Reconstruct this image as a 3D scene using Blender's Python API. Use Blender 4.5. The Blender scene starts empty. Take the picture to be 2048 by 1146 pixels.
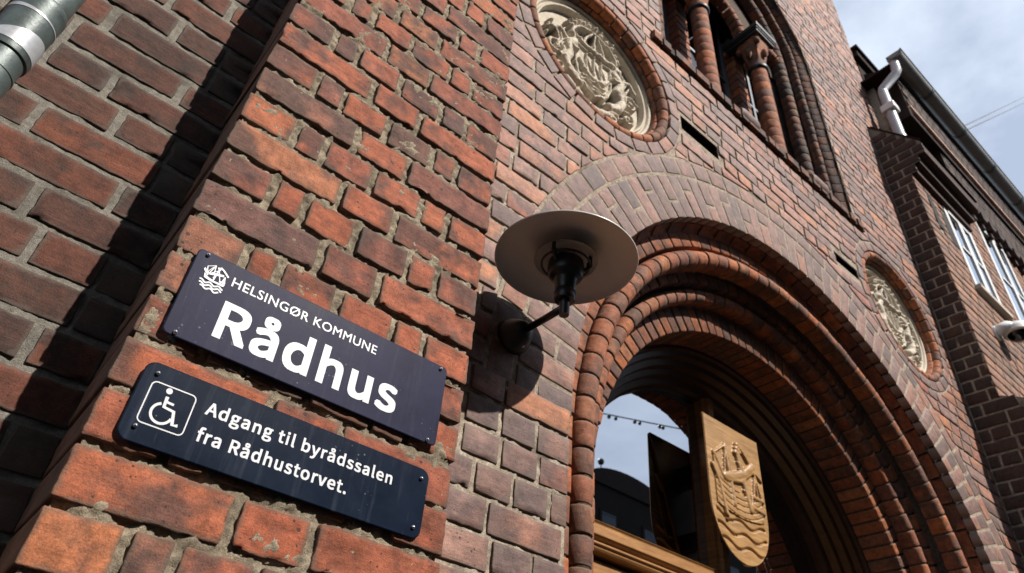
import bpy, bmesh, math, random
import numpy as np
from mathutils import Vector, Matrix, noise as mnoise
SC = bpy.context.scene
COL = SC.collection
U = 1.5                    # modelling unit -> metres (one brick course = 1/15 unit = 0.1 m)
PI = math.pi
rng = random.Random(7)

# ------------------------------------------------------------------ camera, sky, sun, exposure
FPX, YAW, PITCH, ROLL = 1415.996, 0.6399, 0.6687, 0.1024
CAM = np.array([-0.0722, -0.8282, -0.2284])
def cam_axes():
    f = np.array([math.sin(YAW)*math.cos(PITCH), math.cos(YAW)*math.cos(PITCH), math.sin(PITCH)])
    rt = np.array([math.cos(YAW), -math.sin(YAW), 0.0]); up = np.cross(rt, f)
    return math.cos(ROLL)*rt+math.sin(ROLL)*up, -math.sin(ROLL)*rt+math.cos(ROLL)*up, f
CR, CU, CF = cam_axes()
def pj(P):                 # where a point of the place falls in the 2048x1146 picture (only used to find the largest bricks)
    d = np.asarray(P, float)-CAM
    X = d@CR; Y = d@CU; Z = np.maximum(d@CF, 1e-3)
    return np.stack([1024+FPX*X/Z, 573-FPX*Y/Z, d@CF], -1)
cam = bpy.data.cameras.new('camera'); camo = bpy.data.objects.new('camera', cam); COL.objects.link(camo)
camo.matrix_world = Matrix(((CR[0], CU[0], -CF[0], CAM[0]*U), (CR[1], CU[1], -CF[1], CAM[1]*U), (CR[2], CU[2], -CF[2], CAM[2]*U), (0, 0, 0, 1)))
cam.sensor_width = 36; cam.sensor_fit = 'HORIZONTAL'; cam.lens = FPX/2048*36
cam.clip_start = 0.05; cam.clip_end = 500
cam.dof.use_dof = True; cam.dof.focus_distance = 1.62; cam.dof.aperture_fstop = 5.6
SC.camera = camo

SUN_AZ, SUN_EL = math.radians(18.9), math.radians(44)     # to the right of the facade's normal, above the horizon
sd = Vector((math.sin(SUN_AZ)*math.cos(SUN_EL), -math.cos(SUN_AZ)*math.cos(SUN_EL), math.sin(SUN_EL)))
W = bpy.data.worlds.new('World'); SC.world = W; W.use_nodes = True
nt = W.node_tree; nt.nodes.clear()
out = nt.nodes.new('ShaderNodeOutputWorld'); bg = nt.nodes.new('ShaderNodeBackground')
sky = nt.nodes.new('ShaderNodeTexSky'); sky.sky_type = 'NISHITA'; sky.sun_disc = False
sky.sun_elevation = SUN_EL; sky.sun_rotation = PI-SUN_AZ; sky.air_density = 1.0; sky.dust_density = 1.2; sky.ozone_density = 1.5
bg.inputs['Strength'].default_value = 0.095
tc = nt.nodes.new('ShaderNodeTexCoord'); sep = nt.nodes.new('ShaderNodeSeparateXYZ')
mx = nt.nodes.new('ShaderNodeMath'); mx.operation = 'MAXIMUM'; mx.inputs[1].default_value = 0.12
dv = nt.nodes.new('ShaderNodeVectorMath'); dv.operation = 'DIVIDE'; cb = nt.nodes.new('ShaderNodeCombineXYZ')
nz = nt.nodes.new('ShaderNodeTexNoise'); nz.inputs['Scale'].default_value = 1.1; nz.inputs['Detail'].default_value = 7; nz.inputs['Roughness'].default_value = 0.58
rp = nt.nodes.new('ShaderNodeValToRGB'); rp.color_ramp.elements[0].position = 0.42; rp.color_ramp.elements[1].position = 0.68
rp.color_ramp.elements[0].color = (0.30, 0.30, 0.30, 1); rp.color_ramp.elements[1].color = (0.95, 0.95, 0.95, 1)
mixc = nt.nodes.new('ShaderNodeMix'); mixc.data_type = 'RGBA'; mixc.inputs['B'].default_value = (9.6, 10.5, 11.8, 1)
L = nt.links.new
L(tc.outputs['Generated'], sep.inputs[0]); L(sep.outputs['Z'], mx.inputs[0])
for i in range(3): L(mx.outputs[0], cb.inputs[i])
L(tc.outputs['Generated'], dv.inputs[0]); L(cb.outputs[0], dv.inputs[1]); L(dv.outputs[0], nz.inputs['Vector'])
L(nz.outputs['Fac'], rp.inputs[0]); L(rp.outputs[0], mixc.inputs['Factor']); L(sky.outputs[0], mixc.inputs['A'])
L(mixc.outputs['Result'], bg.inputs['Color']); L(bg.outputs[0], out.inputs[0])

sl = bpy.data.lights.new('sun', 'SUN'); sl.energy = 5.0; sl.angle = math.radians(0.53); sl.color = (1.0, 0.94, 0.86)
so = bpy.data.objects.new('sun', sl); COL.objects.link(so); so.rotation_euler = sd.to_track_quat('Z', 'Y').to_euler(); so.location = (6, -10, 12)
vs = SC.view_settings; SC.display_settings.display_device = 'sRGB'
vs.view_transform = 'Standard'; vs.look = 'None'; vs.gamma = 1.0; vs.use_curve_mapping = False; vs.exposure = 0.46
SC.cycles.max_bounces = 6; SC.cycles.diffuse_bounces = 1; SC.cycles.glossy_bounces = 4; SC.cycles.transmission_bounces = 4
SC.cycles.caustics_reflective = False; SC.cycles.caustics_refractive = False

# ------------------------------------------------------------------ helpers: objects
def setp(o, label=None, cat=None, group=None, kind=None):
    if label: o['label'] = label
    if cat: o['category'] = cat
    if group: o['group'] = group
    if kind: o['kind'] = kind
    return o
def thing(name, loc, label, cat, group=None):
    o = bpy.data.objects.new(name, None); COL.objects.link(o); o.empty_display_size = 0.1
    o.location = Vector(loc)*U; o['base'] = list(loc)
    return setp(o, label, cat, group)
def wbase(o):
    b = Vector((0, 0, 0))
    while o is not None:
        b += o.location; o = o.parent
    return b/U
class MB:
    """collects shapes in modelling units and links them as ONE mesh object"""
    def __init__(s): s.v = []; s.f = []; s.a = []; s.e = []
    def add(s, vs_, fs, rnd=0.0, edge=None):
        b = len(s.v); s.v += [tuple(p) for p in vs_]; s.f += [tuple(i+b for i in f) for f in fs]
        s.a += [rnd]*len(vs_); s.e += list(edge) if edge is not None else [1.0]*len(vs_)
    def box(s, x0, x1, y0, y1, z0, z1, rnd=0.0):
        v = [(x, y, z) for x in (x0, x1) for y in (y0, y1) for z in (z0, z1)]
        s.add(v, [(0, 1, 3, 2), (4, 6, 7, 5), (0, 4, 5, 1), (2, 3, 7, 6), (0, 2, 6, 4), (1, 5, 7, 3)], rnd)
    def prism(s, poly, y0, y1, axis='y', rnd=0.0):
        """poly: list of 2-D points; extruded along an axis from y0 to y1"""
        n = len(poly)
        def P(a, b, c): return {'y': (a, c, b), 'x': (c, a, b), 'z': (a, b, c)}[axis]
        v = [P(a, b, y0) for a, b in poly]+[P(a, b, y1) for a, b in poly]
        f = [tuple(range(n))[::-1], tuple(range(n, 2*n))]+[(i, (i+1) % n, (i+1) % n+n, i+n) for i in range(n)]
        s.add(v, f, rnd)
    def lathe(s, prof, c, seg=32, axis='z', rnd=0.0, cap=True, a0=0, a1=2*PI):
        full = abs(a1-a0-2*PI) < 1e-6; n = seg if full else seg+1
        v = []
        for r, h in prof:
            for i in range(n):
                t = a0+(a1-a0)*i/seg; x, y = r*math.cos(t), r*math.sin(t)
                v.append((c[0]+x, c[1]+y, c[2]+h) if axis == 'z' else (c[0]+x, c[1]+h, c[2]+y) if axis == 'y' else (c[0]+h, c[1]+x, c[2]+y))
        f = []
        for j in range(len(prof)-1):
            for i in range(seg):
                a = j*n+i; b = j*n+(i+1) % n
                f.append((a, b, b+n, a+n))
        if cap and full:
            if prof[0][0] > 1e-6: f.append(tuple(range(n))[::-1])
            if prof[-1][0] > 1e-6: f.append(tuple(range((len(prof)-1)*n, len(prof)*n)))
        s.add(v, f, rnd)
    def tube(s, pts, r, seg=12, rnd=0.0):
        pts = [Vector(p) for p in pts]; v = []; f = []
        rr = r if isinstance(r, (list, tuple)) else [r]*len(pts)
        up = Vector((0.13, 0.31, 0.94))
        for i, p in enumerate(pts):
            d = (pts[min(i+1, len(pts)-1)]-pts[max(i-1, 0)]).normalized()
            a = d.cross(up)
            if a.length < 1e-3: a = d.cross(Vector((1, 0, 0)))
            a.normalize(); b = d.cross(a)
            for k in range(seg):
                t = 2*PI*k/seg; v.append(p+(a*math.cos(t)+b*math.sin(t))*rr[i])
        for i in range(len(pts)-1):
            for k in range(seg):
                f.append((i*seg+k, i*seg+(k+1) % seg, (i+1)*seg+(k+1) % seg, (i+1)*seg+k))
        f += [tuple(range(seg)), tuple(range((len(pts)-1)*seg, len(pts)*seg))[::-1]]
        s.add(v, f, rnd)
    def mesh(s, name, base=(0, 0, 0), smooth=False, fix=True):
        m = bpy.data.meshes.new(name)
        v = (np.array(s.v, float)-np.array(base, float))*U
        m.from_pydata(v.tolist(), [], s.f)
        if any(s.a):
            m.attributes.new('rnd', 'FLOAT', 'POINT').data.foreach_set('value', np.array(s.a, np.float32))
        if any(x != 1.0 for x in s.e):
            m.attributes.new('edge', 'FLOAT', 'POINT').data.foreach_set('value', np.array(s.e, np.float32))
        else:
            m.attributes.new('edge', 'FLOAT', 'POINT').data.foreach_set('value', np.ones(len(s.v), np.float32))
        if fix:
            b = bmesh.new(); b.from_mesh(m); bmesh.ops.recalc_face_normals(b, faces=b.faces); b.to_mesh(m); b.free()
        if smooth:
            m.polygons.foreach_set('use_smooth', [True]*len(m.polygons))
        return m
    def build(s, name, mat, parent=None, smooth=False, fix=True, base=None, ang=None):
        pb = wbase(parent) if parent is not None else Vector((0, 0, 0))
        b = Vector(base) if base is not None else pb
        m = s.mesh(name, tuple(b), smooth, fix)
        if mat: m.materials.append(mat)
        if ang and smooth:
            bb = bmesh.new(); bb.from_mesh(m)
            for e in bb.edges:
                if len(e.link_faces) == 2 and e.calc_face_angle(0) > math.radians(ang): e.smooth = False
            bb.to_mesh(m); bb.free()
        o = bpy.data.objects.new(name, m); COL.objects.link(o)
        if parent is not None: o.parent = parent
        o.location = (b-pb)*U
        return o
def piece(name, mesh, parent, pos, rot=None, scale=None):
    o = bpy.data.objects.new(name, mesh); COL.objects.link(o); o.parent = parent
    o.location = (Vector(pos)-wbase(parent))*U
    if rot is not None: o.rotation_euler = rot
    if scale is not None: o.scale = scale
    return o
def bevel(o, w=0.002, seg=2, ang=35):
    m = o.modifiers.new('bevel', 'BEVEL'); m.width = w*U; m.segments = seg; m.limit_method = 'ANGLE'; m.angle_limit = math.radians(ang)
    return o

# ------------------------------------------------------------------ helpers: materials
class NT:
    def __init__(s, name):
        s.m = bpy.data.materials.new(name); s.m.use_nodes = True; s.t = s.m.node_tree; s.t.nodes.clear()
        s.o = s.t.nodes.new('ShaderNodeOutputMaterial'); s.b = s.t.nodes.new('ShaderNodeBsdfPrincipled')
        s.t.links.new(s.b.outputs[0], s.o.inputs[0])
    def n(s, typ, **k):
        x = s.t.nodes.new('ShaderNode'+typ)
        for a, v in k.items(): setattr(x, a, v)
        return x
    def set(s, inp, v):
        if isinstance(v, bpy.types.NodeSocket): s.t.links.new(v, inp)
        else: inp.default_value = v
    def math(s, op, a, b=0.0, clamp=False):
        x = s.n('Math', operation=op, use_clamp=clamp); s.set(x.inputs[0], a); s.set(x.inputs[1], b); return x.outputs[0]
    def noise(s, vec, scale, detail=4, rough=0.55, dim='3D'):
        x = s.n('TexNoise', noise_dimensions=dim); s.set(x.inputs['Vector'], vec); x.inputs['Scale'].default_value = scale
        x.inputs['Detail'].default_value = detail; x.inputs['Roughness'].default_value = rough; return x.outputs['Fac']
    def ramp(s, f, stops, interp='LINEAR'):
        x = s.n('ValToRGB'); c = x.color_ramp; c.interpolation = interp
        while len(c.elements) < len(stops): c.elements.new(0.5)
        for e, (p, col) in zip(c.elements, stops):
            e.position = p; e.color = (*col, 1) if isinstance(col, (tuple, list)) else (col, col, col, 1)
        s.set(x.inputs[0], f); return x.outputs[0]
    def mix(s, f, a, b, mode='MIX'):
        x = s.n('Mix', data_type='RGBA', blend_type=mode); s.set(x.inputs['Factor'], f)
        for k, v in (('A', a), ('B', b)): s.set(x.inputs[k], (*v, 1) if isinstance(v, (tuple, list)) else v)
        return x.outputs['Result']
    def bump(s, h, dist, strength=1.0, nrm=None):
        x = s.n('Bump'); x.inputs['Strength'].default_value = strength; x.inputs['Distance'].default_value = dist
        s.set(x.inputs['Height'], h)
        if nrm is not None: s.set(x.inputs['Normal'], nrm)
        return x.outputs[0]
    def pos(s): return s.n('NewGeometry').outputs['Position']
    def fin(s, col=None, rough=None, nrm=None, **k):
        if col is not None: s.set(s.b.inputs['Base Color'], (*col, 1) if isinstance(col, (tuple, list)) else col)
        if rough is not None: s.set(s.b.inputs['Roughness'], rough)
        if nrm is not None: s.set(s.b.inputs['Normal'], nrm)
        for a, v in k.items(): s.set(s.b.inputs[a.replace('_', ' ')], v)
        return s.m
def rnd_coords(t):
    r0 = t.n('ObjectInfo').outputs['Random']; at = t.n('Attribute', attribute_name='rnd').outputs['Fac']
    r = t.math('FRACT', t.math('ADD', r0, at)); r2 = t.math('FRACT', t.math('MULTIPLY', r, 17.31)); r3 = t.math('FRACT', t.math('MULTIPLY', r, 71.7))
    c = t.n('CombineXYZ'); t.set(c.inputs[0], t.math('MULTIPLY', r, 37.0)); t.set(c.inputs[1], t.math('MULTIPLY', r2, 53.0)); t.set(c.inputs[2], t.math('MULTIPLY', r3, 29.0))
    a = t.n('VectorMath', operation='ADD'); p = t.pos(); t.set(a.inputs[0], p); t.set(a.inputs[1], c.outputs[0])
    return r, r2, r3, a.outputs[0], p
def brick_mat(name, stops, burnt=(0.055, 0.036, 0.032), film=(0.30, 0.26, 0.21), film_amt=0.55, soot=0.7, burn_amt=0.75, bump=1.0, spec=0.35, rough=0.82):
    t = NT(name); r, r2, r3, q, p = rnd_coords(t)
    col = t.ramp(r2, stops)
    # burnt patches of each brick
    n1 = t.noise(q, 9.0, 5, 0.6)
    bthr = t.math('ADD', t.math('MULTIPLY', r3, 0.24), 0.355)
    bf = t.math('MULTIPLY', t.math('SUBTRACT', n1, bthr), 7.0, True)
    col = t.mix(t.math('MULTIPLY', bf, burn_amt), col, burnt)
    # light and dark mottling, grain
    n2 = t.noise(q, 26.0, 6, 0.7)
    col = t.mix(1.0, col, t.ramp(n2, [(0.28, 0.5), (0.5, 1.0), (0.72, 1.45)]), 'MULTIPLY')
    st = t.n('Mapping'); st.inputs['Scale'].default_value = (14, 14, 90); t.set(st.inputs['Vector'], q)
    n3 = t.noise(st.outputs[0], 1.0, 4, 0.6)
    col = t.mix(0.55, col, t.ramp(n3, [(0.3, 0.75), (0.7, 1.2)]), 'MULTIPLY')
    gr = t.noise(q, 330.0, 3, 0.7)
    col = t.mix(0.7, col, t.ramp(gr, [(0.32, 0.6), (0.68, 1.4)]), 'MULTIPLY')
    # pits: small dark holes
    vo = t.n('TexVoronoi'); vo.inputs['Scale'].default_value = 62.0; t.set(vo.inputs['Vector'], q)
    pn = t.noise(q, 15.0, 2)
    pit = t.math('MULTIPLY', t.math('LESS_THAN', vo.outputs['Distance'], t.math('MULTIPLY', t.math('SUBTRACT', pn, 0.44), 0.9)), 1.0)
    pitc = t.math('MULTIPLY', pit, 0.85)
    col = t.mix(pitc, col, (0.035, 0.022, 0.018))
    # mortar film towards the edges
    ed = t.n('Attribute', attribute_name='edge').outputs['Fac']
    en = t.noise(q, 55.0, 5, 0.7)
    ef = t.math('MULTIPLY', t.math('SUBTRACT', t.math('SUBTRACT', t.math('ADD', en, 0.12), ed), 0.15), 3.0, True)
    col = t.mix(t.math('MULTIPLY', ef, film_amt), col, film)
    # soot over the wall, not tied to single bricks
    sn = t.noise(p, 1.7, 6, 0.62)
    sf = t.math('MULTIPLY', t.math('SUBTRACT', sn, 0.5), 5.0, True)
    col = t.mix(t.math('MULTIPLY', sf, soot), col, t.mix(1.0, col, (0.45, 0.42, 0.42), 'MULTIPLY'))
    h = t.math('ADD', t.math('MULTIPLY', n2, 0.9), t.math('MULTIPLY', gr, 0.35))
    h = t.math('SUBTRACT', h, t.math('MULTIPLY', pit, 0.9)); h = t.math('ADD', h, t.math('MULTIPLY', n3, 0.5))
    nr = t.bump(h, 0.0035*bump, 0.9)
    t.b.inputs['Specular IOR Level'].default_value = spec
    return t.fin(col, rough, nr)
def mortar_mat(name, c0, c1, dirt=(0.06, 0.05, 0.04), bump=1.0):
    t = NT(name); p = t.pos()
    n1 = t.noise(p, 7.0, 5, 0.6); n2 = t.noise(p, 60.0, 5, 0.7); n3 = t.noise(p, 420.0, 3, 0.8)
    col = t.mix(t.ramp(n2, [(0.3, 0.0), (0.7, 1.0)]), c0, c1)
    col = t.mix(t.math('MULTIPLY', t.math('SUBTRACT', n1, 0.5), 4.0, True), col, dirt)
    col = t.mix(0.8, col, t.ramp(n3, [(0.3, 0.55), (0.7, 1.4)]), 'MULTIPLY')
    nr = t.bump(t.math('ADD', t.math('MULTIPLY', n2, 0.6), t.math('MULTIPLY', n3, 0.5)), 0.006*bump, 1.0)
    t.b.inputs['Specular IOR Level'].default_value = 0.2
    return t.fin(col, 0.92, nr)
def plain(name, c, rough=0.5, metal=0.0, var=0.15, scale=20.0, bump=0.0, spec=0.5):
    t = NT(name); p = t.pos(); n = t.noise(p, scale, 5, 0.6)
    col = t.mix(1.0, c, t.ramp(n, [(0.25, 1-var), (0.75, 1+var)]), 'MULTIPLY')
    t.b.inputs['Specular IOR Level'].default_value = spec
    rr = t.math('ADD', t.math('MULTIPLY', t.math('SUBTRACT', n, 0.5), 0.3), rough, True)
    return t.fin(col, rr, t.bump(t.noise(p, scale*8, 4), bump) if bump else None, Metallic=metal)

M = {}
M['pier_brick'] = brick_mat('pier_brick', [(0.00, (0.250, 0.072, 0.036)), (0.13, (0.315, 0.090, 0.042)), (0.28, (0.285, 0.078, 0.038)), (0.42, (0.170, 0.064, 0.046)), (0.55, (0.325, 0.092, 0.043)), (0.68, (0.220, 0.068, 0.040)), (0.80, (0.285, 0.080, 0.039)), (0.91, (0.390, 0.138, 0.058)), (1.00, (0.140, 0.066, 0.054))], film=(0.105, 0.078, 0.056), film_amt=0.65)
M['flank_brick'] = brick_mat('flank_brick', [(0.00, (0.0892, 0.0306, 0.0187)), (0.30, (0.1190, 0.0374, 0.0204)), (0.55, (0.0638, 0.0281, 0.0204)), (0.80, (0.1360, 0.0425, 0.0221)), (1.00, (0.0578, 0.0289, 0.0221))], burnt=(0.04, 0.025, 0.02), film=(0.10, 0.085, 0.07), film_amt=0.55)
M['portal_brick'] = brick_mat('portal_brick', [(0.00, (0.2112, 0.1012, 0.0774)), (0.12, (0.3696, 0.1452, 0.0686)), (0.24, (0.2640, 0.1364, 0.1100)), (0.36, (0.1320, 0.0748, 0.0634)), (0.48, (0.3520, 0.1848, 0.1364)), (0.60, (0.2552, 0.0836, 0.0484)), (0.72, (0.3168, 0.1760, 0.1408)), (0.84, (0.3872, 0.1496, 0.0660)), (0.92, (0.1496, 0.0880, 0.0792)), (1.00, (0.2288, 0.1320, 0.1100))], burnt=(0.12, 0.075, 0.068), film=(0.16, 0.12, 0.095), soot=0.7, burn_amt=0.75, spec=0.5, rough=0.72)
M['ring_brick'] = brick_mat('ring_brick', [(0.00, (0.1530, 0.0855, 0.0720)), (0.20, (0.2430, 0.1215, 0.0945)), (0.40, (0.1170, 0.0765, 0.0702)), (0.60, (0.2790, 0.1215, 0.0765)), (0.80, (0.1890, 0.1125, 0.0945)), (1.00, (0.1350, 0.0765, 0.0675))], burnt=(0.10, 0.07, 0.065), film=(0.34, 0.28, 0.22), soot=0.4, burn_amt=0.6, spec=0.5, rough=0.72)
M['arch_brick'] = brick_mat('arch_brick', [(0.00, (0.290, 0.092, 0.040)), (0.20, (0.380, 0.125, 0.048)), (0.40, (0.220, 0.080, 0.044)), (0.60, (0.340, 0.112, 0.045)), (0.80, (0.170, 0.072, 0.048)), (1.00, (0.420, 0.160, 0.065))], burnt=(0.10, 0.062, 0.05), film=(0.22, 0.17, 0.13), film_amt=0.35, soot=0.45)
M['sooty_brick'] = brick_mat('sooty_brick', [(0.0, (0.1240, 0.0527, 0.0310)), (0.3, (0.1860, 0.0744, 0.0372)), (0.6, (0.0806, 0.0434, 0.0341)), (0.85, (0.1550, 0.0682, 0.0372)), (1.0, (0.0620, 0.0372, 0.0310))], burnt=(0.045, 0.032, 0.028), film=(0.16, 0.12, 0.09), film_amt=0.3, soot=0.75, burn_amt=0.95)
M['shaded_corner_brick'] = brick_mat('shaded_corner_brick', [(0.0, (0.0520, 0.0200, 0.0140)), (0.4, (0.0320, 0.0152, 0.0120)), (0.8, (0.0640, 0.0240, 0.0152)), (1.0, (0.0240, 0.0140, 0.0120))], burnt=(0.03, 0.022, 0.02), film=(0.16, 0.13, 0.1), film_amt=0.3)  # dark copy of the wing brick; shade of the left-facing side is in its colour
M['wing_brick'] = brick_mat('wing_brick', [(0.0, (0.1920, 0.0680, 0.0360)), (0.3, (0.2720, 0.1040, 0.0600)), (0.6, (0.2240, 0.0960, 0.0680)), (1.0, (0.3200, 0.1280, 0.0640))], film=(0.32, 0.26, 0.2), soot=0.4)
M['pier_mortar'] = mortar_mat('pier_mortar', (0.17, 0.14, 0.10), (0.47, 0.39, 0.285), dirt=(0.10, 0.08, 0.055), bump=1.3)
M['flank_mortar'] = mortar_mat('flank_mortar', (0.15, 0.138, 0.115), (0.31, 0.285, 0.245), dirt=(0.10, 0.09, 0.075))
M['portal_mortar'] = mortar_mat('portal_mortar', (0.19, 0.15, 0.115), (0.52, 0.43, 0.34), dirt=(0.075, 0.055, 0.043))
M['pointing'] = mortar_mat('pointing', (0.26, 0.215, 0.165), (0.58, 0.50, 0.40), dirt=(0.11, 0.09, 0.07))
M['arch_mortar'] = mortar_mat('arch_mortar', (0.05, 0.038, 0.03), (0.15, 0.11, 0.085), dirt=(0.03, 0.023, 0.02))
M['sandstone'] = None
def stone_mat():
    t = NT('sandstone'); p = t.pos(); n1 = t.noise(p, 6, 5, 0.6); n2 = t.noise(p, 45, 5, 0.7); n3 = t.noise(p, 260, 3, 0.7)
    col = t.mix(t.ramp(n2, [(0.3, 0.0), (0.7, 1.0)]), (0.50, 0.44, 0.355), (0.66, 0.585, 0.48))
    col = t.mix(t.math('MULTIPLY', t.math('SUBTRACT', n1, 0.5), 2.0, True), col, (0.27, 0.235, 0.19))
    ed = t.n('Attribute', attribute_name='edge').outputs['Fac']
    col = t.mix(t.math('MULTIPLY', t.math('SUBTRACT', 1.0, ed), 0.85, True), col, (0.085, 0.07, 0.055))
    col = t.mix(0.5, col, t.ramp(n3, [(0.3, 0.8), (0.7, 1.15)]), 'MULTIPLY')
    t.b.inputs['Specular IOR Level'].default_value = 0.15
    return t.fin(col, 0.9, t.bump(t.math('ADD', n2, n3), 0.003, 0.8))
M['sandstone'] = stone_mat()
def wood_mat(name, c0, c1, sc=(3, 3, 40), gloss=0.42):
    t = NT(name); p = t.pos(); mp = t.n('Mapping'); mp.inputs['Scale'].default_value = sc; t.set(mp.inputs['Vector'], p)
    n1 = t.noise(mp.outputs[0], 1.6, 6, 0.65); n2 = t.noise(mp.outputs[0], 9.0, 4, 0.7); n3 = t.noise(p, 5, 3)
    col = t.mix(t.ramp(n1, [(0.3, 0.0), (0.7, 1.0)]), c0, c1)
    col = t.mix(0.6, col, t.ramp(n2, [(0.3, 0.65), (0.7, 1.2)]), 'MULTIPLY')
    col = t.mix(0.6, col, t.ramp(n3, [(0.3, 0.75), (0.7, 1.2)]), 'MULTIPLY')
    return t.fin(col, gloss, t.bump(n2, 0.0012, 0.7))
M['oak'] = wood_mat('oak', (0.22, 0.115, 0.040), (0.46, 0.26, 0.098))
M['oak_beam'] = wood_mat('oak_beam', (0.25, 0.115, 0.036), (0.42, 0.21, 0.072), sc=(4, 40, 40))
M['shaded_oak'] = wood_mat('shaded_oak', (0.030, 0.014, 0.006), (0.080, 0.036, 0.014), sc=(12, 12, 12), gloss=0.35)  # darker copy of the oak, shade of the arch reveal put into the colour
M['lamp_black'] = plain('lamp_black', (0.007, 0.007, 0.008), 0.4, 0.0, 0.2, 40)
M['shade_white'] = plain('shade_white', (0.76, 0.735, 0.70), 0.55, 0.0, 0.07, 9)
M['shade_outer'] = plain('shade_outer', (0.45, 0.43, 0.40), 0.4, 0.0, 0.1, 9)
M['zinc'] = plain('zinc', (0.20, 0.20, 0.195), 0.5, 0.25, 0.2, 6)
M['zinc_dull'] = plain('zinc_dull', (0.075, 0.095, 0.092), 0.46, 0.25, 0.45, 16, 0.0006)
M['galvanised'] = plain('galvanised', (0.40, 0.41, 0.43), 0.4, 0.3, 0.12, 60)
M['pvc_grey'] = plain('pvc_grey', (0.40, 0.41, 0.45), 0.38, 0.0, 0.15, 9)
M['white_paint'] = plain('white_paint', (0.70, 0.70, 0.69), 0.4, 0.0, 0.05, 12)
M['steel'] = plain('steel', (0.55, 0.55, 0.56), 0.3, 1.0, 0.2, 120)
M['iron'] = plain('iron', (0.02, 0.021, 0.023), 0.45, 0.2, 0.3, 40)
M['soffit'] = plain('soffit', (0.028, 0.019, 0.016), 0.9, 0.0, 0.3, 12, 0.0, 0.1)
M['roof_tile'] = plain('roof_tile', (0.03, 0.022, 0.02), 0.9, 0.0, 0.3, 10, 0.0, 0.1)
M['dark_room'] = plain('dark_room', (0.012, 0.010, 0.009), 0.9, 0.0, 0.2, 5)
M['lip'] = plain('terracotta_lip', (0.42, 0.24, 0.17), 0.7, 0.0, 0.25, 12)
M['grey_bar'] = plain('grey_bar', (0.16, 0.19, 0.22), 0.45, 0.1, 0.2, 30)
M['sill_stone'] = plain('sill_stone', (0.42, 0.37, 0.31), 0.8, 0.0, 0.2, 8)
M['shaded_plaster'] = plain('shaded_plaster', (0.022, 0.019, 0.017), 0.95, 0.0, 0.2, 3, 0.0, 0.1)  # near-black base colour holds the shade on the house fronts
M['cable'] = plain('cable', (0.03, 0.04, 0.07), 0.6, 0.0, 0.1, 10)
M['pavement'] = plain('pavement', (0.06, 0.058, 0.055), 0.85, 0.0, 0.25, 4)
def glass_mat(name, tint, rough=0.01):
    t = NT(name); t.b.inputs['IOR'].default_value = 1.5
    return t.fin(tint, rough, None, Metallic=1.0)
M['pane_glass'] = glass_mat('pane_glass', (0.40, 0.43, 0.48))
M['pane_bright'] = glass_mat('pane_bright', (0.80, 0.83, 0.86))
M['pane_dark'] = glass_mat('pane_dark', (0.05, 0.055, 0.06))
def sign_mat(name, c, worn, rough):
    t = NT(name); t.b.inputs['Specular IOR Level'].default_value = 0.06; p = t.pos(); n1 = t.noise(p, 12, 5, 0.65); n2 = t.noise(p, 160, 4, 0.75)
    mp = t.n('Mapping'); mp.inputs['Scale'].default_value = (60, 10, 6); mp.inputs['Rotation'].default_value = (0, 0.5, 0); t.set(mp.inputs['Vector'], p)
    sc = t.noise(mp.outputs[0], 2.0, 2)
    col = t.mix(1.0, c, t.ramp(n1, [(0.3, 0.8), (0.7, 1.25)]), 'MULTIPLY')
    col = t.mix(t.math('MULTIPLY', t.math('SUBTRACT', sc, 0.66), 4.0, True), col, worn)
    col = t.mix(t.math('MULTIPLY', t.math('SUBTRACT', n2, 0.70), 6.0, True), col, worn)
    vo = t.n('TexVoronoi'); vo.inputs['Scale'].default_value = 95.0; t.set(vo.inputs['Vector'], p); dn = t.noise(p, 7.0, 3)
    sp = t.math('LESS_THAN', vo.outputs['Distance'], t.math('MULTIPLY', t.math('SUBTRACT', dn, 0.53), 1.6))
    col = t.mix(t.math('MULTIPLY', sp, 0.55), col, (0.17, 0.18, 0.21))
    st_ = t.n('Mapping'); st_.inputs['Scale'].default_value = (34, 3, 2.2); t.set(st_.inputs['Vector'], p)
    col = t.mix(t.math('MULTIPLY', t.math('SUBTRACT', t.noise(st_.outputs[0], 1.5, 5, 0.7), 0.52), 2.2, True), col, worn)
    rr = t.math('ADD', t.math('MULTIPLY', n1, 0.25), rough)
    return t.fin(col, rr, t.bump(n1, 0.0008, 0.5))
M['sign_blue'] = sign_mat('sign_blue', (0.019, 0.0195, 0.043), (0.05, 0.05, 0.075), 0.30)
M['sign_navy'] = sign_mat('sign_navy', (0.0035, 0.0085, 0.021), (0.04, 0.05, 0.07), 0.26)
M['lettering'] = plain('lettering', (0.62, 0.62, 0.64), 0.4, 0.0, 0.04, 30)

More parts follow.
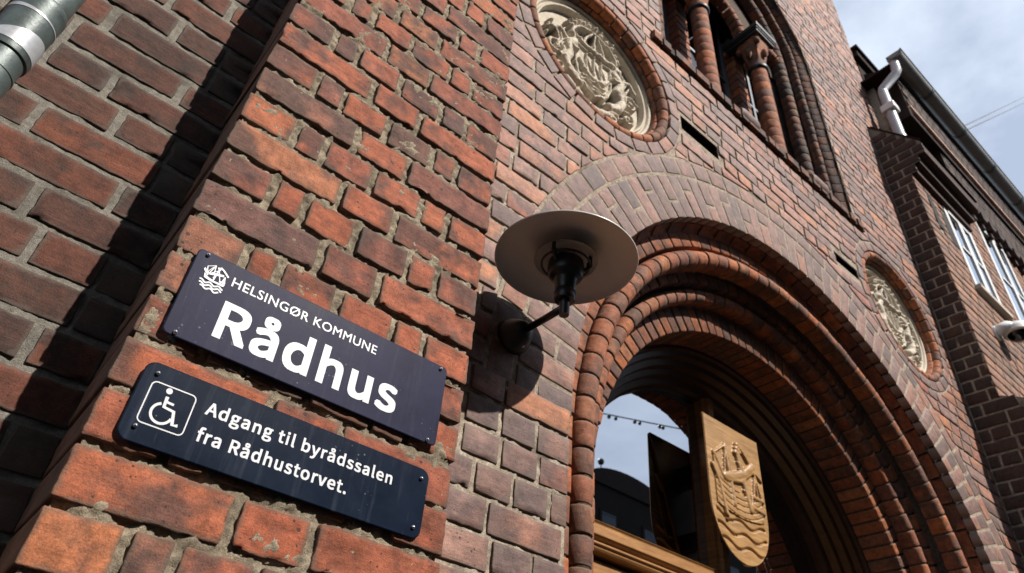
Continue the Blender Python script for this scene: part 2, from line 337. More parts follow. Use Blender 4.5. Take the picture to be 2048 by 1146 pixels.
# ------------------------------------------------------------------ helpers: bricks
def nz3(x, y, z): return mnoise.noise(Vector((x, y, z)))
def grid_brick(w, h, depth, nx, nzz, seed, R=0.004, jit=0.0016, rough=0.0007, corner=0.004):
    """one brick, front towards -y at y=0: worn outline, rounded arrises, uneven face"""
    def ax(n, L):
        e = R/L*2
        inner = np.linspace(-1+e*1.1, 1-e*1.1, max(2, n-3))
        return np.concatenate([[-1, -1+e*0.35], inner, [1-e*0.35, 1]])
    S, T = ax(nx, w), ax(nzz, h); v = []; ed = []; f = []
    so_ = seed*13.37
    for i, s in enumerate(S):
        for j, t in enumerate(T):
            x, z = s*w/2, t*h/2
            dx, dz = w/2-abs(x), h/2-abs(z)
            # outline wear
            k = 40.0
            nx_ = nz3(x*k+so_, z*k, 3.1)+0.6*nz3(x*k*3+so_, z*k*3, 9.1); nz_ = nz3(x*k+so_, z*k, 7.7)+0.6*nz3(x*k*3, z*k*3+so_, 1.1)
            bt = max(0.0, nz3(x*55+so_, z*55, 21.0)-0.25)*0.008
            x2 = x+((nx_*jit-math.copysign(bt, x)) if dx < R else 0); z2 = z+((nz_*jit-math.copysign(bt, z)) if dz < R else 0)
            if dx < corner and dz < corner:
                a, b = corner-dx, corner-dz; rr = math.hypot(a, b)
                if rr > corner:
                    q = (1-corner/rr); x2 -= math.copysign(a*q, x); z2 -= math.copysign(b*q, z)
            d = min(dx, dz)
            y = 0.0
            if d < R: y = R*0.8*(1-math.sqrt(max(0, 1-(1-d/R)**2)))
            y += rough*(nz3(x*25+so_, z*25, 0)*2+nz3(x*90, z*90+so_, 5)*1.2)
            v.append((x2, y, z2)); ed.append(min(1.0, d/0.014))
    nT = len(T)
    for i in range(len(S)-1):
        for j in range(nT-1):
            a = i*nT+j; f.append((a, a+nT, a+nT+1, a+1))
    per = [i*nT for i in range(len(S))]+[(len(S)-1)*nT+j for j in range(1, nT)]+[i*nT+nT-1 for i in range(len(S)-2, -1, -1)]+[j for j in range(nT-2, 0, -1)]
    b = len(v)
    for i in per: v.append((v[i][0], depth, v[i][2])); ed.append(0.0)
    n = len(per)
    for i in range(n):
        f.append((per[(i+1) % n], per[i], b+i, b+(i+1) % n))
    return v, f, ed
def poly_brick(poly, depth, seed, R=0.003, jit=0.0012, sub=0.03):
    """a cut brick of any convex outline (x, z points counter-clockwise), front at y=0"""
    P = []
    n = len(poly)
    for i in range(n):
        a, b = np.array(poly[i]), np.array(poly[(i+1) % n]); m = max(1, int(np.hypot(*(b-a))/sub))
        for k in range(m): P.append(a+(b-a)*k/m)
    P = np.array(P); c = P.mean(0)
    P = P+np.array([[nz3(p[0]*40+seed, p[1]*40, 1), nz3(p[0]*40, p[1]*40+seed, 4)] for p in P])*jit
    rad = np.maximum(np.hypot(*(P-c).T), 1e-4)
    ins = lambda q: c+(P-c)*(1-np.minimum(q/rad, 0.8))[:, None]
    rings = [(P, depth, 0.0), (P, R*0.8, 0.0), (ins(R*0.45), R*0.2, 0.25), (ins(R*1.6), 0.0, 0.6)]
    v = []; ed = []; f = []; m = len(P)
    for q, y, e in rings:
        for p in q: v.append((p[0], y, p[1])); ed.append(e)
    for k in range(3):
        for i in range(m): f.append((k*m+i, k*m+(i+1) % m, (k+1)*m+(i+1) % m, (k+1)*m+i))
    v.append((c[0], -0.0004, c[1])); ed.append(1.0)
    for i in range(m): f.append((3*m+i, 3*m+(i+1) % m, 4*m))
    return v, f, ed
class Pool:
    def __init__(s): s.d = {}
    def get(s, key, w, h, depth, mat, n=8, res=(8, 5), **k):
        kk = (key, mat.name)
        if kk not in s.d:
            L_ = []
            for i in range(n):
                v, f, e = grid_brick(w, h, depth, res[0], res[1], rng.random()*90, **k)
                b = MB(); b.add(v, f, 0, e); m = b.mesh('brick', (0, 0, 0), True, False); m.materials.append(mat); L_.append((m, np.array(v), f, e))
            s.d[kk] = L_
        return rng.choice(s.d[kk])
POOL = Pool()
def pxsize(cx, cy, cz, w, h):
    c = pj(np.array([[cx-w/2, cy, cz-h/2], [cx+w/2, cy, cz-h/2], [cx-w/2, cy, cz+h/2], [cx+w/2, cy, cz+h/2]]))
    if (c[:, 2] < 0.05).any(): return 0
    x, y = c[:, 0], c[:, 1]
    if x.max() < -5 or x.min() > 2053 or y.max() < -5 or y.min() > 1151: return 0
    # area of the quad
    return abs((x[3]-x[0])*(y[2]-y[1])-(y[3]-y[0])*(x[2]-x[1]))/2
class Bricks:
    """gathers the bricks of one wall, then links the 300 that show largest as parts, the rest as one part"""
    def __init__(s, root, mat, Y, pool, h, res, depth=0.03, name='brick', tilt=0.006, proud=0.0016, **k):
        s.root, s.mat, s.Y, s.pool, s.h, s.res, s.depth, s.name = root, mat, Y, pool, h, res, depth, name
        s.items = []; s.tilt = tilt; s.proud = proud; s.k = k
    def rect(s, x0, x1, z0, z1, depth=None, Y=None):
        s.items.append(('r', x0, x1, z0, z1, depth or s.depth, s.Y if Y is None else Y))
    def poly(s, P, Y=None):
        s.items.append(('p', P, s.Y if Y is None else Y))
    def finish(s, limit=300, stuff_name=None):
        sc_ = []
        for it in s.items:
            if it[0] == 'r':
                _, x0, x1, z0, z1, d, Y = it; sc_.append(pxsize((x0+x1)/2, Y, (z0+z1)/2, x1-x0, z1-z0))
            else:
                P = np.array(it[1]); lo, hi = P.min(0), P.max(0); sc_.append(pxsize((lo[0]+hi[0])/2, it[2], (lo[1]+hi[1])/2, *(hi-lo)))
        order = sorted(range(len(s.items)), key=lambda i: -sc_[i])
        rest = MB(); count = 0
        for rank, i in enumerate(order):
            it = s.items[i]; single = rank < limit and sc_[i] > 40
            if it[0] == 'r':
                _, x0, x1, z0, z1, d, Y = it; w, h = x1-x0, z1-z0
                nom = min((0.178, 0.085, 0.043, 0.13), key=lambda q: abs(math.log(w/q)))
                res = (max(5, int(s.res[0]*nom/0.178)), s.res[1])
                m, v, f, e = POOL.get((s.pool, nom, round(d, 3), res), nom, s.h, d, s.mat, 10, res, **s.k)
                yy = Y+rng.uniform(-s.proud, s.proud*0.6)
                fl = rng.random() < 0.5; sx = w/nom; sz = h/s.h
                if single:
                    piece(s.name, m, s.root, ((x0+x1)/2, yy, (z0+z1)/2), (rng.uniform(-s.tilt, s.tilt), (PI if fl else 0)+rng.uniform(-s.tilt, s.tilt)*0.7, rng.uniform(-s.tilt, s.tilt)*0.7), (sx, 1, sz))
                    count += 1
                else:
                    q = v*np.array([-sx if fl else sx, 1, -sz if fl else sz])+np.array([(x0+x1)/2, yy, (z0+z1)/2])
                    rest.add(q.tolist(), f, rng.random(), e)
            else:
                _, P, Y = it; v, f, e = poly_brick(P, s.depth, rng.random()*90)
                c = np.array(P).mean(0); yy = Y+rng.uniform(-s.proud, s.proud*0.6)
                if single:
                    b = MB(); b.add(v, f, 0, e); m = b.mesh('brick', (c[0], 0, c[1]), True, True); m.materials.append(s.mat)
                    piece(s.name, m, s.root, (c[0], yy, c[1])); count += 1
                else:
                    rest.add([(a, b_+yy, c_) for a, b_, c_ in v], f, rng.random(), e)
        if rest.v:
            o = rest.build(stuff_name or 'small_bricks', s.mat, s.root, True, True); o['kind'] = 'stuff'
        return count
def clip_half(P, n, d):
    """keep the part of polygon P with n.p >= d"""
    o = []
    for i in range(len(P)):
        a, b = np.array(P[i]), np.array(P[(i+1) % len(P)]); da, db = a@n-d, b@n-d
        if da >= 0: o.append(tuple(a))
        if da*db < 0: o.append(tuple(a+(b-a)*(da/(da-db))))
    return o
def area(P):
    return 0.5*sum(P[i][0]*P[(i+1) % len(P)][1]-P[(i+1) % len(P)][0]*P[i][1] for i in range(len(P)))
def outside_circle(P, c, r):
    """polygon minus a disc, the disc's edge taken as the tangent nearest the brick"""
    pts = np.array(P); d = np.hypot(*(pts-c).T)
    if d.min() >= r and np.hypot(*(pts.mean(0)-c)) > r:
        # also edges may bulge in, small bricks: fine
        return P
    m = pts.mean(0)-np.array(c); m = m/np.hypot(*m)
    return clip_half(P, m, m@np.array(c)+r)

H = 1/15.0
S_, H_, Q_, J_ = 0.178, 0.085, 0.043, 0.012

# ------------------------------------------------------------------ ground, far side of the street
GZ = -1.233
b = MB(); b.box(-60, 60, -60, 60, GZ-0.2, GZ)
setp(b.build('pavement', M['pavement']), kind='structure')

# ------------------------------------------------------------------ pier with the signs
PY, WY, PW = 0.0, 0.19, 0.472
pier = thing('brick_pier', (0.236, 0.1, GZ), 'weathered orange red brick pier that carries both blue signs', 'brick pier')
def mortar_sheet(x0, x1, z0, z1, Y, step, amp, root, mat, name='mortar', keep=None, seed=0.0):
    nx, nzz = int((x1-x0)/step)+1, int((z1-z0)/step)+1
    xs = np.linspace(x0, x1, nx); zs = np.linspace(z0, z1, nzz); v = []
    for x in xs:
        for z in zs:
            n = nz3(x*28+seed, 0.3, z*28)+0.8*nz3(x*95, 2.3+seed, z*95)+0.45*nz3(x*260, seed, z*260)
            v.append((x, Y+amp*n, z))
    idx = np.arange(nx*nzz).reshape(nx, nzz)
    f = np.stack([idx[:-1, :-1], idx[1:, :-1], idx[1:, 1:], idx[:-1, 1:]], -1).reshape(-1, 4).tolist()
    if keep: f = [q for q in f if all(keep(v[i][0], v[i][2]) for i in q)]
    mb = MB(); mb.v = v; mb.f = [tuple(q) for q in f]; mb.a = [0.0]*len(v); mb.e = [1.0]*len(v)
    return mb.build(name, mat, root, True, False)
mortar_sheet(0.006, PW-0.006, -0.42, 1.62, PY+0.0043, 0.0032, 0.0054, pier, M['pier_mortar'])
b = MB(); b.box(0.008, PW-0.008, 0.022, 0.23, GZ, 1.62)
b.prism([(0.022, 1.62), (0.23, 1.62), (0.23, 1.80), (0.06, 1.70)], 0.008, PW-0.008, 'x')
b.box(0.03, PW-0.03, 0.052, 0.23, 1.70, 3.6)
b.build('core', M['pier_mortar'], pier)
Bp = Bricks(pier, M['pier_brick'], PY, 'pier', 0.057, (34, 12), depth=0.03, R=0.0020, jit=0.0016, rough=0.0012, corner=0.0035, proud=0.0026)
for k in range(-10, 25):
    z1 = k*H-0.0005; z0 = z1-0.057
    cuts = [0.0, 0.184, 0.286, PW] if k % 2 else [0.0, 0.0855, 0.138, 0.229, 0.3265, 0.385, PW]
    for i in range(len(cuts)-1):
        a = cuts[i]+(0.0 if i == 0 else J_/2+rng.uniform(-0.0015, 0.002)); c = cuts[i+1]-(0.0 if i == len(cuts)-2 else J_/2+rng.uniform(-0.0015, 0.002))
        edge = i == 0 or i == len(cuts)-2
        Bp.rect(a+rng.uniform(-.0015, .0015), c+rng.uniform(-.0015, .0015), z0+rng.uniform(-.0012, .0012), z1+rng.uniform(-.0012, .0012), 0.175 if edge else 0.03)
Bp.finish()
# upper, narrower stage of the pier (above the picture)
Bu = Bricks(pier, M['pier_brick'], 0.04, 'up', 0.055, (6, 4), depth=0.03, name='upper_brick')
for k in range(26, 54):
    x = 0.02; i = 0
    while x < PW-0.03:
        w = (S_ if k % 2 else H_); x2 = min(x+w, PW-0.02); Bu.rect(x, x2, (k-1)*H, k*H-J_); x = x2+J_
Bu.finish(0, 'upper_bricks')

# ------------------------------------------------------------------ flank wall on the left
flank = thing('brick_wall', (-0.5, WY, GZ), 'dark sooty brown brick wall with wide pale mortar joints behind the grey drainpipe', 'brick wall')
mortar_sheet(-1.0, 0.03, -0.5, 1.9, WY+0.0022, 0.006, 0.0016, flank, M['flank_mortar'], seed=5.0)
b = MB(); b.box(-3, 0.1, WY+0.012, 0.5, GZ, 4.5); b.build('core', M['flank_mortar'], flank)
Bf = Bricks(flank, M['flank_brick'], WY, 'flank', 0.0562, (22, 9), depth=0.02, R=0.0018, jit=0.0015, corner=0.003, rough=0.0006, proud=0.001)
r1 = random.Random(3)
for k in range(-8, 29):
    z1 = k*H+0.0; z0 = z1-0.0562
    x = 0.002; first = True
    pat = ['S', 'H'] if k % 2 else ['H', 'S']
    if k % 4 in (1, 2): x = -0.055; Bf.rect(-0.050, 0.002, z0, z1)
    i = 0
    while x > -1.02:
        w = {'S': S_, 'H': H_}[pat[i % 2]]-0.004; i += 1
        x1 = x-0.0112*(0 if first else 1); first = False
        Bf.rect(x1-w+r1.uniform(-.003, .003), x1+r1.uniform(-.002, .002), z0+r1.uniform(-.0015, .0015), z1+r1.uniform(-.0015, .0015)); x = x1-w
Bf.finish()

# ------------------------------------------------------------------ portal wall (gabled front) with openings
AX, AZ = 2.053, 0.52
R_IN, R_RING, R_HEAD = 1.168, 1.337, 1.409
MED = [(0.992, 2.0), (3.112, 2.0)]; R_MED = 0.405
WX, WZ0, WZS, WR = 2.10, 2.425, 3.82, 0.76
VENTS = [(1.415, 1.645, 1.972, 2.052), (2.495, 2.70, 1.972, 2.036)]
XR_LOW, XR_UP = 3.58, 3.885
portal = thing('portal_wall', (2.05, WY, GZ), 'faded pink brown brick front wall around the round arched entrance', 'brick wall')
def loop(bm, pts):
    vs_ = [bm.verts.new((p[0]*U, 0, p[1]*U)) for p in pts]
    return [bm.edges.new((vs_[i], vs_[(i+1) % len(vs_)])) for i in range(len(vs_))]
def circle(c, r, n=72, a0=0, a1=2*PI): return [(c[0]+r*math.cos(a0+(a1-a0)*i/n), c[1]+r*math.sin(a0+(a1-a0)*i/n)) for i in range(n if abs(a1-a0-2*PI) < 1e-6 else n+1)]
def holed_sheet(outer, holes, Y, mat, root, name, depth=0.0):
    bm = bmesh.new(); ed = loop(bm, outer)
    for h in holes: ed += loop(bm, h)
    bmesh.ops.triangle_fill(bm, use_beauty=True, use_dissolve=False, edges=ed)
    m = bpy.data.meshes.new(name); bm.to_mesh(m); bm.free(); m.materials.append(mat)
    o = bpy.data.objects.new(name, m); COL.objects.link(o); o.parent = root
    o.location = (Vector((0, Y, 0))-wbase(root))*U
    return o
arch_hole = [(AX-R_IN-0.006, GZ-0.01)]+[(AX-R_IN-0.006, AZ)]+circle((AX, AZ), R_IN+0.006, 60, PI, 0)[1:-1]+[(AX+R_IN+0.006, AZ), (AX+R_IN+0.006, GZ-0.01)]
win_hole = [(WX-WR, WZ0), (WX+WR, WZ0), (WX+WR, WZS)]+circle((WX, WZS), WR, 40, 0, PI)[1:-1]+[(WX-WR, WZS)]
outer = [(0.2, GZ), (AX-R_IN-0.006, GZ)]+[(AX-R_IN-0.006, AZ)]+circle((AX, AZ), R_IN+0.006, 60, PI, 0)[1:-1]+[(AX+R_IN+0.006, AZ), (AX+R_IN+0.006, GZ), (3.62, GZ), (3.62, 3.84), (XR_UP-0.004, 3.84), (XR_UP-0.004, 7.0), (0.2, 7.0)]
holes = [win_hole]+[circle(m, R_MED-0.03, 60) for m in MED]+[[(a, c), (b_, c), (b_, d), (a, d)] for a, b_, c, d in VENTS]
holed_sheet(outer, holes, WY+0.0042, M['portal_mortar'], portal, 'mortar')
b = MB(); b.box(XR_UP-0.02, XR_UP-0.006, WY+0.0065, 0.9, 3.6, 7.0); b.build('gable_side', M['portal_mortar'], portal)
# dark ducts behind the two vent slots
for a, b_, c, d in VENTS:
    q = MB()
    q.box(a-0.004, b_+0.004, WY+0.16, WY+0.17, c-0.004, d+0.004); q.box(a-0.008, a, WY+0.012, WY+0.17, c, d); q.box(b_, b_+0.008, WY+0.012, WY+0.17, c, d)
    q.box(a, b_, WY+0.012, WY+0.17, c-0.008, c); q.box(a, b_, WY+0.012, WY+0.17, d, d+0.008)
    q.build('vent_slot', M['soffit'], portal)
mortar_sheet(0.46, 0.875, -0.1, 1.9, WY+0.0042, 0.0055, 0.0036, portal, M['pointing'], 'pointing', lambda x, z: (z < AZ or math.hypot(x-AX, z-AZ) > R_HEAD+0.006) and all(math.hypot(x-m[0], z-m[1]) > R_MED+0.006 for m in MED), seed=9.0)
Bw = Bricks(portal, M['portal_brick'], WY, 'portal', 0.0575, (16, 8), depth=0.014, R=0.0018, jit=0.0012, rough=0.0010, corner=0.003, proud=0.0022)
r2 = random.Random(11)
def try_brick(B, x0, x1, z0, z1):
    P = [(x0, z0), (x1, z0), (x1, z1), (x0, z1)]
    for a, b_, c, d in VENTS:
        if x1 > a-0.002 and x0 < b_+0.002 and z1 > c+0.01 and z0 < d-0.01:
            if x0 < a-0.03: try_brick(B, x0, a-0.003, z0, z1)
            if x1 > b_+0.03: try_brick(B, b_+0.003, x1, z0, z1)
            return
    # window
    if x1 > WX-WR and x0 < WX+WR and z1 > WZ0-0.02:
        if z0 < WZS:
            if x0 < WX-WR-0.02: try_brick(B, x0, WX-WR-0.004, z0, z1)
            if x1 > WX+WR+0.02: try_brick(B, WX+WR+0.004, x1, z0, z1)
            return
        P = outside_circle(P, (WX, WZS), WR+0.004)
    if len(P) >= 3: 
        cz_ = (z0+z1)/2
        if cz_ > AZ: P = outside_circle(P, (AX, AZ), R_HEAD+J_*0.9)
        else:
            if x1 > AX-R_IN-0.0 and x0 < AX+R_IN+0.0:
                if x0 < AX-R_IN-0.022: try_brick(B, x0, AX-R_IN-0.004, z0, z1)
                if x1 > AX+R_IN+0.022: try_brick(B, AX+R_IN+0.004, x1, z0, z1)
                return
    for m in MED:
        if len(P) >= 3: P = outside_circle(P, m, R_MED+J_*0.8)
    if len(P) < 3 or area(P) < 0.0006: return
    if len(P) == 4 and abs(area(P)-(x1-x0)*(z1-z0)) < 1e-7: B.rect(x0, x1, z0, z1)
    else: B.poly(P)
for k in range(-5, 96):
    z1 = k*H+r2.uniform(-.001, .001); z0 = z1-0.0575
    xr = XR_LOW+0.02 if k < 58 else XR_UP
    x = PW-0.20+((0.0, 0.052, 0.095, 0.147)[k % 4])+r2.uniform(-.004, .004)
    # lengths follow the wild bond of old repairs: header courses and stretcher courses with odd bricks
    while x < xr-0.02:
        w = (S_ if (k % 2) ^ (r2.random() < 0.28) else H_)
        if r2.random() < 0.06: w = Q_
        w += r2.uniform(-.004, .004); x2 = min(x+w, xr)
        if x2-x > 0.02: try_brick(Bw, x+r2.uniform(0, .002), x2, z0+r2.uniform(-.001, .001), z1)
        x = x2+J_*0.62+r2.uniform(-.001, .003)
Bw.finish()
mb = MB(); n_ = 80; v = []
for i in range(n_+1):
    t = PI*i/n_
    for r in (R_IN+0.001, R_HEAD+0.012): v.append((AX+r*math.cos(t), WY+0.0022, AZ+r*math.sin(t)))
mb.add(v, [(2*i, 2*i+1, 2*i+3, 2*i+2) for i in range(n_)]); mb.build('ring_mortar', M['portal_mortar'], portal)
# flat arch ring: soldiers (some cut in two) and a course of headers over them
nv = 62
v0, v1 = [], []
def wedge(r0, r1, half, seed):
    z0a, z1a = r0*math.sin(half), r1*math.sin(half)
    return poly_brick([(-z0a, r0), (z0a, r0), (z1a, r1), (-z1a, r1)], 0.02, seed, 0.0024, 0.0012, 0.02)
def ring_pieces(root, name, r0, r1, c, Y, n, jt, mat, a0=0.0, a1=PI, nvar=6, depth=0.02, skip=None, proud=0.0012):
    half = (a1-a0)/n/2; var = []
    for i in range(nvar):
        v, f, e = wedge(r0, r1, half-jt/2/((r0+r1)/2), rng.random()*90); mb = MB()
        mb.add([(a, yy*(depth/0.02) if yy > 0.015 else yy, z) for a, yy, z in v], f, 0, e)
        m = mb.mesh(name, (0, 0, 0), True, True); m.materials.append(mat); var.append(m)
    for i in range(n):
        if skip and skip(i): continue
        t = a0+(i+0.5)*(a1-a0)/n
        piece(name, rng.choice(var), root, (c[0], Y+rng.uniform(-proud, proud), c[1]), (0, -(t-PI/2), 0))
ring_pieces(portal, 'voussoir', R_IN, R_RING-J_*0.5, (AX, AZ), WY, nv, 0.010, M['ring_brick'], skip=lambda i: i % 2 == 1, depth=0.036)
rm = R_IN+0.105
ring_pieces(portal, 'voussoir', R_IN, rm-0.005, (AX, AZ), WY, nv, 0.010, M['ring_brick'], skip=lambda i: i % 4 != 1, depth=0.036)
ring_pieces(portal, 'voussoir', rm+0.005, R_RING-J_*0.5, (AX, AZ), WY, nv, 0.010, M['ring_brick'], skip=lambda i: i % 4 != 1)
rm = R_IN+0.062
ring_pieces(portal, 'voussoir', R_IN, rm-0.005, (AX, AZ), WY, nv, 0.010, M['ring_brick'], skip=lambda i: i % 4 != 3, depth=0.036)
ring_pieces(portal, 'voussoir', rm+0.005, R_RING-J_*0.5, (AX, AZ), WY, nv, 0.010, M['ring_brick'], skip=lambda i: i % 4 != 3)
ring_pieces(portal, 'arch_header', R_RING+J_*0.5, R_HEAD, (AX, AZ), WY, 42, 0.012, M['ring_brick'])

# ------------------------------------------------------------------ arched brick portal: orders and rolls
archp = thing('arched_portal', (AX, 0.3, GZ), 'stepped round brick arch with two rounded rolls over the oak door', 'archway')
def arc_pts(cr, cy, rho, a0, a1, n): return [(cr+rho*math.cos(a0+(a1-a0)*i/n), cy+rho*math.sin(a0+(a1-a0)*i/n)) for i in range(n+1)]
# profiles: (radius, depth) points seen in section, running from the outer side round to the inner side
cav = [(1.1665, 0.228), (1.1660, 0.234), (1.1620, 0.246), (1.1550, 0.255), (1.1460, 0.2600), (1.1450, 0.268)]
fillet = [(1.1470, 0.2625), (1.097, 0.2625), (1.093, 0.2665), (1.093, 0.31)]
rollA = [(1.089, 0.31)]+arc_pts(1.060, 0.272, 0.031, 0.45, -PI-0.45, 10)+[(1.031, 0.31)]
ord3 = [(1.06, 0.340), (0.998, 0.340), (0.993, 0.345), (0.993, 0.40)]
rollB = [(0.972, 0.41)]+arc_pts(0.948, 0.374, 0.0265, 0.45, -PI-0.45, 10)+[(0.924, 0.41)]
ord4 = [(0.995, 0.4125), (0.885, 0.4125), (0.880, 0.4175), (0.880, 0.63)]
CA, CB, C4 = (AX, 0.505), (AX, 0.525), (AX, 0.470)
def sweep_piece(prof, half, n, rc, worn, seed):
    """a moulded brick: the profile swept over a small angle (z up at the crown), ends slightly rounded"""
    b_ = MB(); v = []; e = []; m = len(prof)
    pc = np.array(prof).mean(0)
    st = [(-half, 0.0013, 0.0), (-half*0.93, 0.0, 0.3)]+[(half*q, 0.0, 1.0) for q in np.linspace(-0.6, 0.6, n)]+[(half*0.93, 0.0, 0.3), (half, 0.0013, 0.0)]
    for t, ins_, ee in st:
        for r, y in prof:
            d = np.array([r, y])-pc; d = d/max(np.hypot(*d), 1e-6)
            wv = worn*nz3(r*50+seed, y*50, t*r*40)
            r2_, y2 = r-d[0]*(ins_-wv), y-d[1]*(ins_-wv)
            v.append((r2_*math.sin(t), y2, r2_*math.cos(t))); e.append(ee)
    f = []; k = len(st)
    for i in range(k-1):
        for j in range(m-1): f.append((i*m+j, i*m+j+1, (i+1)*m+j+1, (i+1)*m+j))
    f += [tuple(range(m))[::-1], tuple(range((k-1)*m, k*m))]
    b_.add(v, f, 0, e); return b_
def straight_piece(prof, h, worn, seed):
    b_ = MB(); v = []; e = []; m = len(prof); pc = np.array(prof).mean(0)
    st = [(-h/2, 0.0013, 0.0), (-h*0.46, 0, 0.3), (0, 0, 1.0), (h*0.46, 0, 0.3), (h/2, 0.0013, 0.0)]
    for z, ins_, ee in st:
        for r, y in prof:
            d = np.array([r, y])-pc; d = d/max(np.hypot(*d), 1e-6); wv = worn*nz3(r*50+seed, y*50, z*40)
            v.append((r-d[0]*(ins_-wv), y-d[1]*(ins_-wv), z)); e.append(ee)
    f = []
    for i in range(4):
        for j in range(m-1): f.append((i*m+j, i*m+j+1, (i+1)*m+j+1, (i+1)*m+j))
    f += [tuple(range(m))[::-1], tuple(range(4*m, 5*m))]
    b_.add(v, f, 0, e); return b_
def order(root, name, prof, n, mat, jt, c=(AX, AZ), zbot=-0.75, jh=H, a0=0.0, a1=PI, worn=0.0016, jambs=True, nvar=7, dz=0.0):
    rc = min(p[0] for p in prof); half = (a1-a0)/n/2-jt/2/rc; var = []
    for i in range(nvar):
        m = sweep_piece(prof, half, 3, rc, worn, rng.random()*50).mesh(name, (0, 0, 0), True, True); m.materials.append(mat); var.append(m)
    for i in range(n):
        t = a0+(i+0.5)*(a1-a0)/n
        piece(name, rng.choice(var), root, (c[0], rng.uniform(-.0018, .0018), c[1]), (0, -(t-PI/2), 0))
    if jambs:
        for sgn in (-1, 1):
            vj = []
            for i in range(4):
                bb = straight_piece([(sgn*r, y) for r, y in prof], jh-jt, worn, rng.random()*50); m = bb.mesh(name, (0, 0, 0), True, True); m.materials.append(mat); vj.append(m)
            z = c[1]-jh/2-dz
            while z > zbot:
                piece(name, rng.choice(vj), root, (c[0], rng.uniform(-.0018, .0018), z)); z -= jh
order(archp, 'moulded_brick', cav, 34, M['arch_brick'], 0.007)
order(archp, 'fillet_brick', fillet, 54, M['arch_brick'], 0.007)
order(archp, 'roll_brick', rollA, 49, M['arch_brick'], 0.006, CA)
order(archp, 'reveal_brick', ord3, 47, M['arch_brick'], 0.008)
order(archp, 'small_roll_brick', rollB, 46, M['arch_brick'], 0.006, CB)
order(archp, 'arch_brick', ord4, 58, M['arch_brick'], 0.008, C4)
def sweep_bed(profs, root, name, mat, c, ins=0.004, zbot=GZ, n=64):
    mb = MB()
    for prof in profs:
        pc = np.array(prof).mean(0); roll = len(prof) > 9
        pr = [tuple(np.array(p)-(np.array(p)-pc)/max(np.hypot(*(np.array(p)-pc)), 1e-6)*ins) if roll else (p[0]+ins, p[1]+ins) for p in prof]
        path = [(PI, zbot)]+[(PI-PI*i/n, None) for i in range(n+1)]+[(0, zbot)]
        v = []
        for t, zz in path:
            for r, y in pr:
                v.append((c[0]+r*math.cos(t), y, (c[1]+r*math.sin(t)) if zz is None else zz))
        m = len(pr); f = []
        for i in range(len(path)-1):
            for j in range(m-1): f.append((i*m+j, i*m+j+1, (i+1)*m+j+1, (i+1)*m+j))
        mb.add(v, f)
    return mb.build(name, mat, root, True, True, ang=40)
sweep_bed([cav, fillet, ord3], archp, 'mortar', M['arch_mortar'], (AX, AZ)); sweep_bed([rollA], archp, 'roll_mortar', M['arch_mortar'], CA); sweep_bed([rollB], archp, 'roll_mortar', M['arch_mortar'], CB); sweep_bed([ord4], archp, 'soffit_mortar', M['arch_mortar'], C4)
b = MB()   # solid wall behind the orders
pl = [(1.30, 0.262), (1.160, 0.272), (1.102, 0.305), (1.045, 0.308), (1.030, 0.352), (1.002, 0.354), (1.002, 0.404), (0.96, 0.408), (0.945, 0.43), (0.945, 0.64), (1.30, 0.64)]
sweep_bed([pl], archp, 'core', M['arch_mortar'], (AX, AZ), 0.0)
Bj = Bricks(archp, M['arch_brick'], WY+0.004, 'jamb', 0.0555, (6, 5), depth=0.05, name='jamb_brick')

# ------------------------------------------------------------------ round relief medallions
def seg_d(X, Z, p, q):
    p, q = np.array(p), np.array(q); d = q-p; L2 = max(d@d, 1e-12)
    t = np.clip(((X-p[0])*d[0]+(Z-p[1])*d[1])/L2, 0, 1)
    return np.hypot(X-p[0]-t*d[0], Z-p[1]-t*d[1])
def stroke(Hh, X, Z, pts, w, h, sharp=0.6):
    D = np.full(X.shape, 9.0)
    for a, c in zip(pts[:-1], pts[1:]): D = np.minimum(D, seg_d(X, Z, a, c))
    q = np.clip(1-D/w, 0, 1); return np.maximum(Hh, h*np.sqrt(np.clip(1-(1-q)**2.6, 0, 1))*(q > 0))
def blob(Hh, X, Z, c, rx, rz, h, rot=0.0, pw=0.5):
    ca, sa = math.cos(rot), math.sin(rot); x, z = (X-c[0])*ca+(Z-c[1])*sa, -(X-c[0])*sa+(Z-c[1])*ca
    q = np.clip(1-(x/rx)**2-(z/rz)**2, 0, 1); return np.maximum(Hh, h*q**pw)
def spiral(c, r, turns, a0, s=1, n=26): return [(c[0]+r*(1-i/n*0.85)*math.cos(a0+s*turns*2*PI*i/n), c[1]+r*(1-i/n*0.85)*math.sin(a0+s*turns*2*PI*i/n)) for i in range(n+1)]
